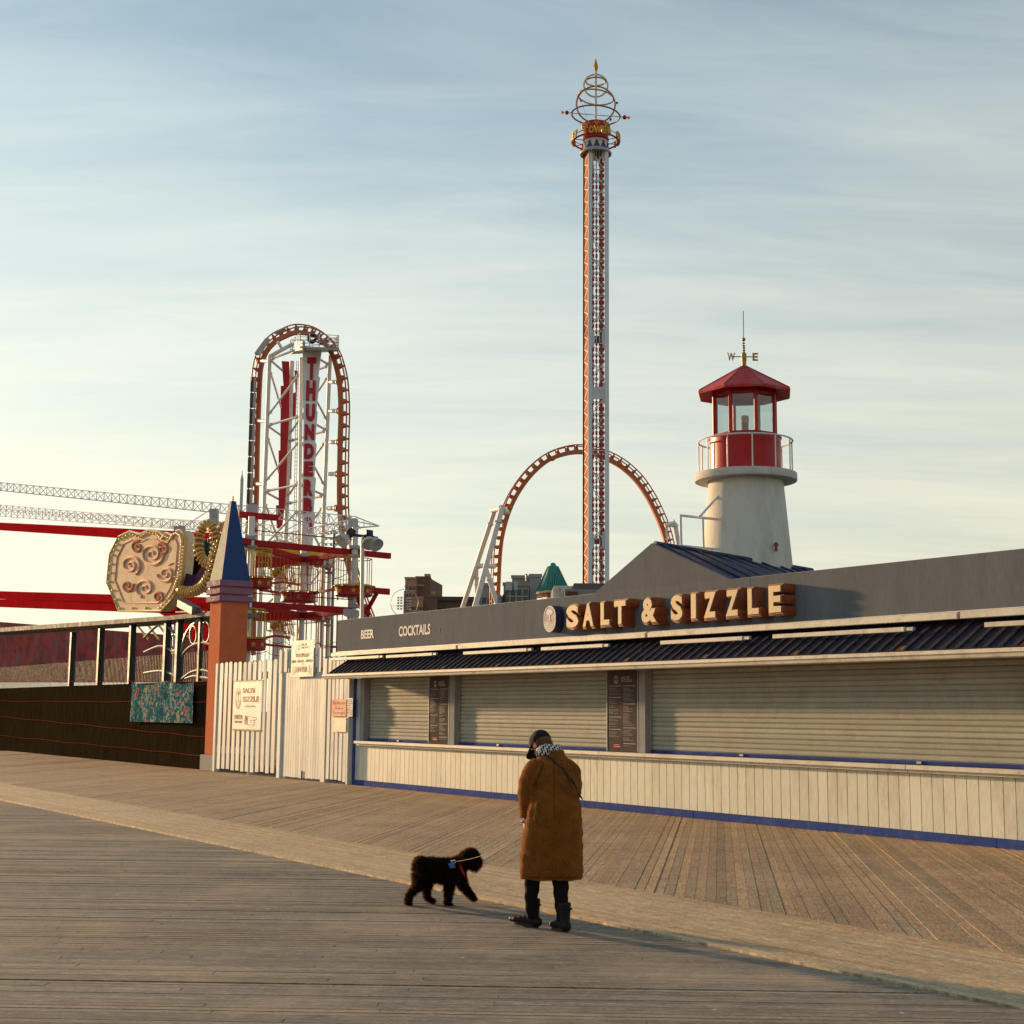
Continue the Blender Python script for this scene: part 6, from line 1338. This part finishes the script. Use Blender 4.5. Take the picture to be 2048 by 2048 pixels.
# boots
def boot(heel, toe, name):
    h_, t_ = V3(heel), V3(toe); d = (t_-h_); L_ = d.length; dn = V3((d.x, d.y, 0)).normalized(); sdv = V3((-dn.y, dn.x, 0)); mb = MB(); up_ = V3((0, 0, 1))
    ank = h_+d*.16+up_*.09
    mb.loft([[ank+up_*z+dn*(fx*cos(2*pi*j/18)+ox)+sdv*fy*sin(2*pi*j/18) for j in range(18)] for z, fx, fy, ox in ((-.06, .058, .046, .01), (.02, .056, .046, .0), (.08, .058, .049, -.004), (.125, .060, .052, -.004), (.150, .060, .052, -.004))])
    for f_, w_, hh, z in ((.06, .042, .050, .050), (.22, .044, .060, .058), (.40, .045, .055, .055), (.60, .048, .044, .046), (.80, .048, .036, .040), (.93, .040, .030, .036)): ell(mb, h_+d*f_+up_*z, (dn*.068, sdv*w_, up_*hh))
    me = remesh(mb, .007, 14, .6); me.name = 'boot'; me.materials.append(leather); o = put(me, 'boot', per)
    so_ = MB(); pts = []
    for i in range(24):
        a = 2*pi*i/24; f_ = .5+.55*cos(a); w_ = .043*(1+.12*cos(a))*(1 if abs(cos(a)) < .8 else .92); pts.append(h_+d*f_+sdv*w_*sin(a)*1.05)
    so_.prism([p+up_*.001 for p in pts], up_*.024); so_.build('sole', M('boot_sole', (.03, .022, .017), .6), o, local=True)
    for z in (.095+.09, ): MB().ring(h_+d*.16+up_*z-dn*.004, .061, .006, dn, sdv, 20, 5).build('cuff_seam', leather, o, True, local=True)
    return o
boot((-.118, .115, 0.0), (-.318, .262, .018), 'boot'); boot((.122, -.115, .0), (.022, .075, .0), 'boot')
# cap
cp = MB(); RC = .104; cc0 = hp_(0, .028, -.004); prof_n = 14; seg = 32; rings = []
for i in range(prof_n+1):
    th = .02+radians(97)*i/prof_n; ring = []
    for j in range(seg):
        a = 2*pi*j/seg; fr = .012*max(0, cos(a)); ring.append(cc0+hu*(RC*.98*cos(th)+.012*max(0, sin(th))*max(0, cos(a)))+(rt_*sin(a)*.90+ff*cos(a)*1.04)*RC*sin(th))
    rings.append(ring)
inner = [[cc0+(q-cc0)*.955 for q in r] for r in reversed(rings)]
cp.loft(rings+inner, cap=True)
capm = M('black_cap', (.014, .011, .010), .85, var=.35, scale=30, bump=.3, bscale=200)
cap = cp.build('cap', capm, per, True, local=True)
bm3 = MB(); top_, bot_ = [], []
for k in range(5):
    for j in range(13):
        a = radians(-62+124*j/12); rr = RC*(1.0+.80*(k/4)*cos(a)**.7) if cos(a) > 0 else RC; p = cc0+hu*(-.006-.030*(k/4)+.018*(k/4)*0-.028*(sin(a)**2)*(k/4))+(rt_*sin(a)*.90+ff*cos(a)*1.04)*rr
        top_.append(p); bot_.append(p-hu*.004)
bm3.v = top_+bot_; n_ = len(top_)
for k in range(4):
    for j in range(12):
        i0 = k*13+j; bm3.f += [(i0, i0+1, i0+14, i0+13), (n_+i0, n_+i0+13, n_+i0+14, n_+i0+1)]
for j in range(12): i0 = 4*13+j; bm3.f.append((i0, i0+1, n_+i0+1, n_+i0))
bm3.build('cap_brim', capm, cap, True, local=True); MB().sphere(cc0+hu*RC*.98, .007, 8, 5).build('cap_button', capm, cap, True, local=True)
tan_ = M('tan_thread', (.34, .20, .09), .8)
lg = MB()     # arched embroidery at the back of the cap
for k in range(6):
    a = pi+radians(-66+11*k); th = radians(48); q = []
    for da, dt in ((-.055, -.09), (.045, -.09), (.045, .10), (-.055, .10)):
        aa, tt = a+da, th+dt+.02*abs(k-2.5); q.append(cc0+hu*RC*.995*cos(tt)+(rt_*sin(aa)*.915+ff*cos(aa)*1.055)*RC*sin(tt))
    lg.add(q, [(0, 1, 2, 3)])
lg.build('embroidery', tan_, cap, local=True)
# hair
hr = MB(); ell(hr, hp_(0, .0, -.035), (rt_*.078, ff*.068, hu*.074)); ell(hr, hp_(0, -.045, -.055), (rt_*.064, ff*.044, hu*.045))
hm = remesh(hr, .008, 2); hm.name = 'hair'; hairm = hair_mat('brown_hair', (.17, .080, .038), (.35, .16, .06), .25, .5); hm.materials.append(hairm); ho = put(hm, 'hair', per)
fill_fur(hm, 3500, .022, .0012, .3, hairm, 'hair_strands', ho, 1.2, 8)
# scarf
sm_ = bpy.data.materials.new('checked_scarf'); sm_.use_nodes = True; t = sm_.node_tree; b = t.nodes['Principled BSDF']; b.inputs['Roughness'].default_value = .9
uvn = N('ShaderNodeUVMap', t); uvn.uv_map = 'wrap'; mpn = N('ShaderNodeMapping', t); mpn.inputs['Rotation'].default_value = (0, 0, radians(20)); ck = N('ShaderNodeTexChecker', t); ck.inputs['Scale'].default_value = 1; ck.inputs[1].default_value = (.62, .60, .58, 1); ck.inputs[2].default_value = (.012, .012, .016, 1)
t.links.new(uvn.outputs[0], mpn.inputs[0]); t.links.new(mpn.outputs[0], ck.inputs[0]); t.links.new(ck.outputs[0], b.inputs['Base Color'])
sv, sf, suv = [], [], []; nA, nB = 64, 16; sc0 = V3((-.025, .178, 1.472)); s1v, s2v = V3((.94, .0, .10)).normalized(), V3((0, 1, -.18)).normalized(); s3v = s1v.cross(s2v).normalized()
for i in range(nA):
    a = 2*pi*i/nA; ctr = sc0+s1v*.088*cos(a)+s2v*.082*sin(a); rad = (s1v*cos(a)+s2v*sin(a)).normalized()
    for j in range(nB): p_ = 2*pi*j/nB; w1, w2 = .028+.004*sin(5*a), .050+.006*sin(3*a+1); sv.append(ctr+rad*w1*cos(p_)+s3v*w2*sin(p_)+rad*.004*sin(9*a+3*p_))
for i in range(nA):
    for j in range(nB):
        i2, j2 = (i+1) % nA, (j+1) % nB; sf.append((i*nB+j, i2*nB+j, i2*nB+j2, i*nB+j2)); suv.append([(i*.72, j*.62), ((i+1)*.72, j*.62), ((i+1)*.72, (j+1)*.62), (i*.72, (j+1)*.62)])
sme = bpy.data.meshes.new('scarf'); sme.from_pydata([tuple(q) for q in sv], [], sf); ul = sme.uv_layers.new(name='wrap')
for i, f_ in enumerate(suv):
    for j in range(4): ul.data[i*4+j].uv = f_[j]
for p in sme.polygons: p.use_smooth = True
sme.materials.append(sm_); put(sme, 'scarf', per)
seam = M('coat_seam', (.075, .024, .005), .95, spec=.02)
for pts_ in ([(.016, 1.425-.5*k/12) for k in range(13)], [(-.075-.09*k/8, 1.38-.20*(k/8)**.8) for k in range(9)], [(.085+.085*k/8, 1.38-.20*(k/8)**.8) for k in range(9)]):
    MB().path([coat_surf(x_, z_, .0015) for x_, z_ in pts_], .0032, 5).build('seam', seam, coat, True, local=True)
MB().path([V3((-.262+.52*k/16, coat_surf(-.25+.5*k/16, .45, .004).y, .447)) for k in range(1, 16)], .003, 5).build('hem_stitch', seam, coat, True, local=True)
# bag strap
stp = [coat_surf(x, z, .007) for x, z in ((-.085, 1.462), (-.062, 1.450), (-.02, 1.425), (.04, 1.375), (.10, 1.318), (.155, 1.255), (.195, 1.195), (.215, 1.14))]+[V3((.246, -.03, 1.10)), V3((.262, .02, 1.075))]
stp = spline(stp, 6); sb_ = MB()
for p, q in zip(stp, stp[1:]): sb_.beam(p, q+(q-p)*.1, .013, .005, up=V3((0, -1, .3)))
sb_.build('bag_strap', M('strap_black', (.012, .014, .018), .5), per, local=True)
MB().path([V3((-.222+.031*cos(a_), .152+.031*sin(a_), .876+.004*sin(2*a_))) for a_ in [2*pi*k_/16 for k_ in range(16)]], .010, 8, True).build('wristband', M('teal_band', (.02, .28, .38), .5), per, local=True)

# ================================================================ dog
DB = gnd(882.5, 1810)
dog = thing('dog', 'small shaggy black dog walking right on a leash in red harness', 'dog', DB)
dz = lambda zx, zy, y=0.0: V3(((zx-900)*.000557*(DB.y/13.85), y, (1320-zy)*.000557*(DB.y/13.85)))
db = MB(); n4 = .045
# trunk: rings along the spine from rump to chest
for rs in ([(505, 700, .115, .075), (560, 720, .150, .085), (680, 735, .165, .085), (820, 745, .168, .085), (960, 755, .172, .088), (1090, 750, .170, .088), (1200, 760, .150, .078), (1280, 770, .105, .060)],):
    rings = []
    for zx, zy, hh, ww in rs:
        rings.append([dz(zx, zy)+V3((0, ww*cos(2*pi*j/20), hh*.68*sin(2*pi*j/20))) for j in range(20)])
    db.loft(rings)
ell(db, dz(525, 640), (V3((.06, 0, 0)), V3((0, .075, 0)), V3((0, 0, .07))))
chain(db, [(*dz(1130, 680), .085), (*dz(1240, 610), .075), (*dz(1330, 545), .070)])          # neck
ell(db, dz(1385, 515), (V3((.085, 0, .0)), V3((0, .072, 0)), V3((0, 0, .078)))); ell(db, dz(1470, 610), (V3((.062, 0, -.025)), V3((0, .046, 0)), V3((.012, 0, .050)))); ell(db, dz(1528, 585), (V3((.030, 0, 0)), V3((0, .032, 0)), V3((0, 0, .028)))); ell(db, dz(1450, 685), (V3((.045, 0, 0)), V3((0, .035, 0)), V3((0, 0, .035))))
for y in (-.068, .068): ell(db, dz(1260, 600, y), (V3((.030, 0, -.012)), V3((0, .016, 0)), V3((.02, 0, .060))))
chain(db, [(*dz(520, 640), .06), (*dz(500, 760), .06)])
chain(db, [(*dz(545, 800, -n4), .085), (*dz(530, 930, -n4), .066), (*dz(455, 1050, -n4), .042), (*dz(370, 1130, -n4), .036), (*dz(340, 1240, -n4), .034), (*dz(350, 1300, -n4), .030)]); ell(db, dz(360, 1300, -n4), (V3((.035, 0, 0)), V3((0, .028, 0)), V3((0, 0, .018))))
chain(db, [(*dz(590, 820, n4), .080), (*dz(650, 950, n4), .058), (*dz(640, 1080, n4), .040), (*dz(650, 1170, n4), .033), (*dz(700, 1240, n4), .028), (*dz(755, 1265, n4), .026)]); ell(db, dz(745, 1262, n4), (V3((.034, 0, 0)), V3((0, .026, 0)), V3((0, 0, .016))))
chain(db, [(*dz(1070, 850, -n4), .075), (*dz(1040, 980, -n4), .052), (*dz(1025, 1130, -n4), .042), (*dz(1020, 1240, -n4), .036), (*dz(1025, 1295, -n4), .030)]); ell(db, dz(1045, 1300, -n4), (V3((.038, 0, 0)), V3((0, .028, 0)), V3((0, 0, .018))))
chain(db, [(*dz(1190, 840, n4), .068), (*dz(1250, 970, n4), .050), (*dz(1330, 1085, n4), .040), (*dz(1400, 1170, n4), .034), (*dz(1450, 1215, n4), .030)]); ell(db, dz(1462, 1222, n4), (V3((.030, 0, .0)), V3((0, .026, 0)), V3((0, 0, .024))))
dm_ = remesh(db, .0075, 3); dm_.name = 'body'; furb = hair_mat('dog_skin_fur', (.006, .004, .003), (.03, .012, .003), .1, .8); dm_.materials.append(furb); dbo = put(dm_, 'body', dog)
for q in dm_.vertices: x, y, z = q.co; q.co = q.co+q.normal*(.006*sin(71*x+40*z)*sin(63*z-30*y+2)+.004*sin(140*x)*sin(120*z))
furm = hair_mat('dog_fur', (.0045, .003, .002), (.55, .18, .028), .10, .75)
fill_fur(dm_, 30000, lambda p: .026 if p.z > .22 else .017, .0018, .45, furm, 'fur', dbo, .55, 21)
fill_fur(dm_, 7000, lambda p: .032 if p.z > .22 else .026, .0050, .55, furm, 'shaggy_locks', dbo, .5, 22)
MB().sphere(dz(1572, 588), .013, 10, 6).build('nose', M('wet_black', (.01, .01, .01), .25), dog, True, local=True)
for y in (-.036, .036): MB().sphere(dz(1475, 515, y*1.1)+V3((.018, 0, 0)), .009, 8, 6).build('eye', MATS['wet_black'], dog, True, local=True)
# harness: red breast strap, blue tag plate and buckle
hs = MB(); pts = []
for i in range(28): a = 2*pi*i/28; pts.append(dz(1245, 705)+V3((-.040*sin(a)*1.0+.0, .098*cos(a), .078*sin(a)*1.05)))
P = pts+[pts[0]]
for p, q in zip(P, P[1:]): hs.beam(p, q+(q-p)*.1, .022, .006, up=(dz(1245, 705)-p).normalized())
hs.build('harness_strap', M('red_webbing', (.34, .012, .016), .6), dog, local=True)
tg = MB()
for dx2, dz2, r in ((-.016, .006, .017), (.014, .010, .016), (-.006, -.012, .018), (.018, -.012, .015), (0, .0, .017)): ell(tg, dz(1078, 640, -.104)+V3((dx2, 0, dz2)), (V3((r, 0, 0)), V3((0, .007, 0)), V3((0, 0, r))))
tg.build('blue_bow', M('blue_bow', (.06, .13, .38), .5), dog, True, local=True)
bk = MB(); bk.ring(dz(1105, 590, -.075), .016, .005, V3((1, 0, .3)).normalized(), V3((0, .4, 1)).normalized(), 14, 6); bk.sphere(dz(1070, 578, -.07), .011, 8, 6); bk.sphere(dz(1125, 603, -.078), .010, 8, 6); bk.build('buckle', M('bright_metal', (.75, .70, .60), .2, metal=.9, var=.05), dog, True, local=True)
# leash
ls = DB+dz(1110, 590, -.076); le = PB+V3((-.215, .185, .800)); pts = []
for i in range(25): t_ = i/24; p = ls.lerp(le, t_); p.z -= .055*sin(pi*t_); pts.append(p)
lsh = MB().path(pts, .0032, 6)
lo = lsh.build('leash', M('tan_leash', (.17, .09, .04), .6)); tag(lo, 'thin tan leash running from the dog to the person', 'leash')
bpy.data.scenes.remove(WS)
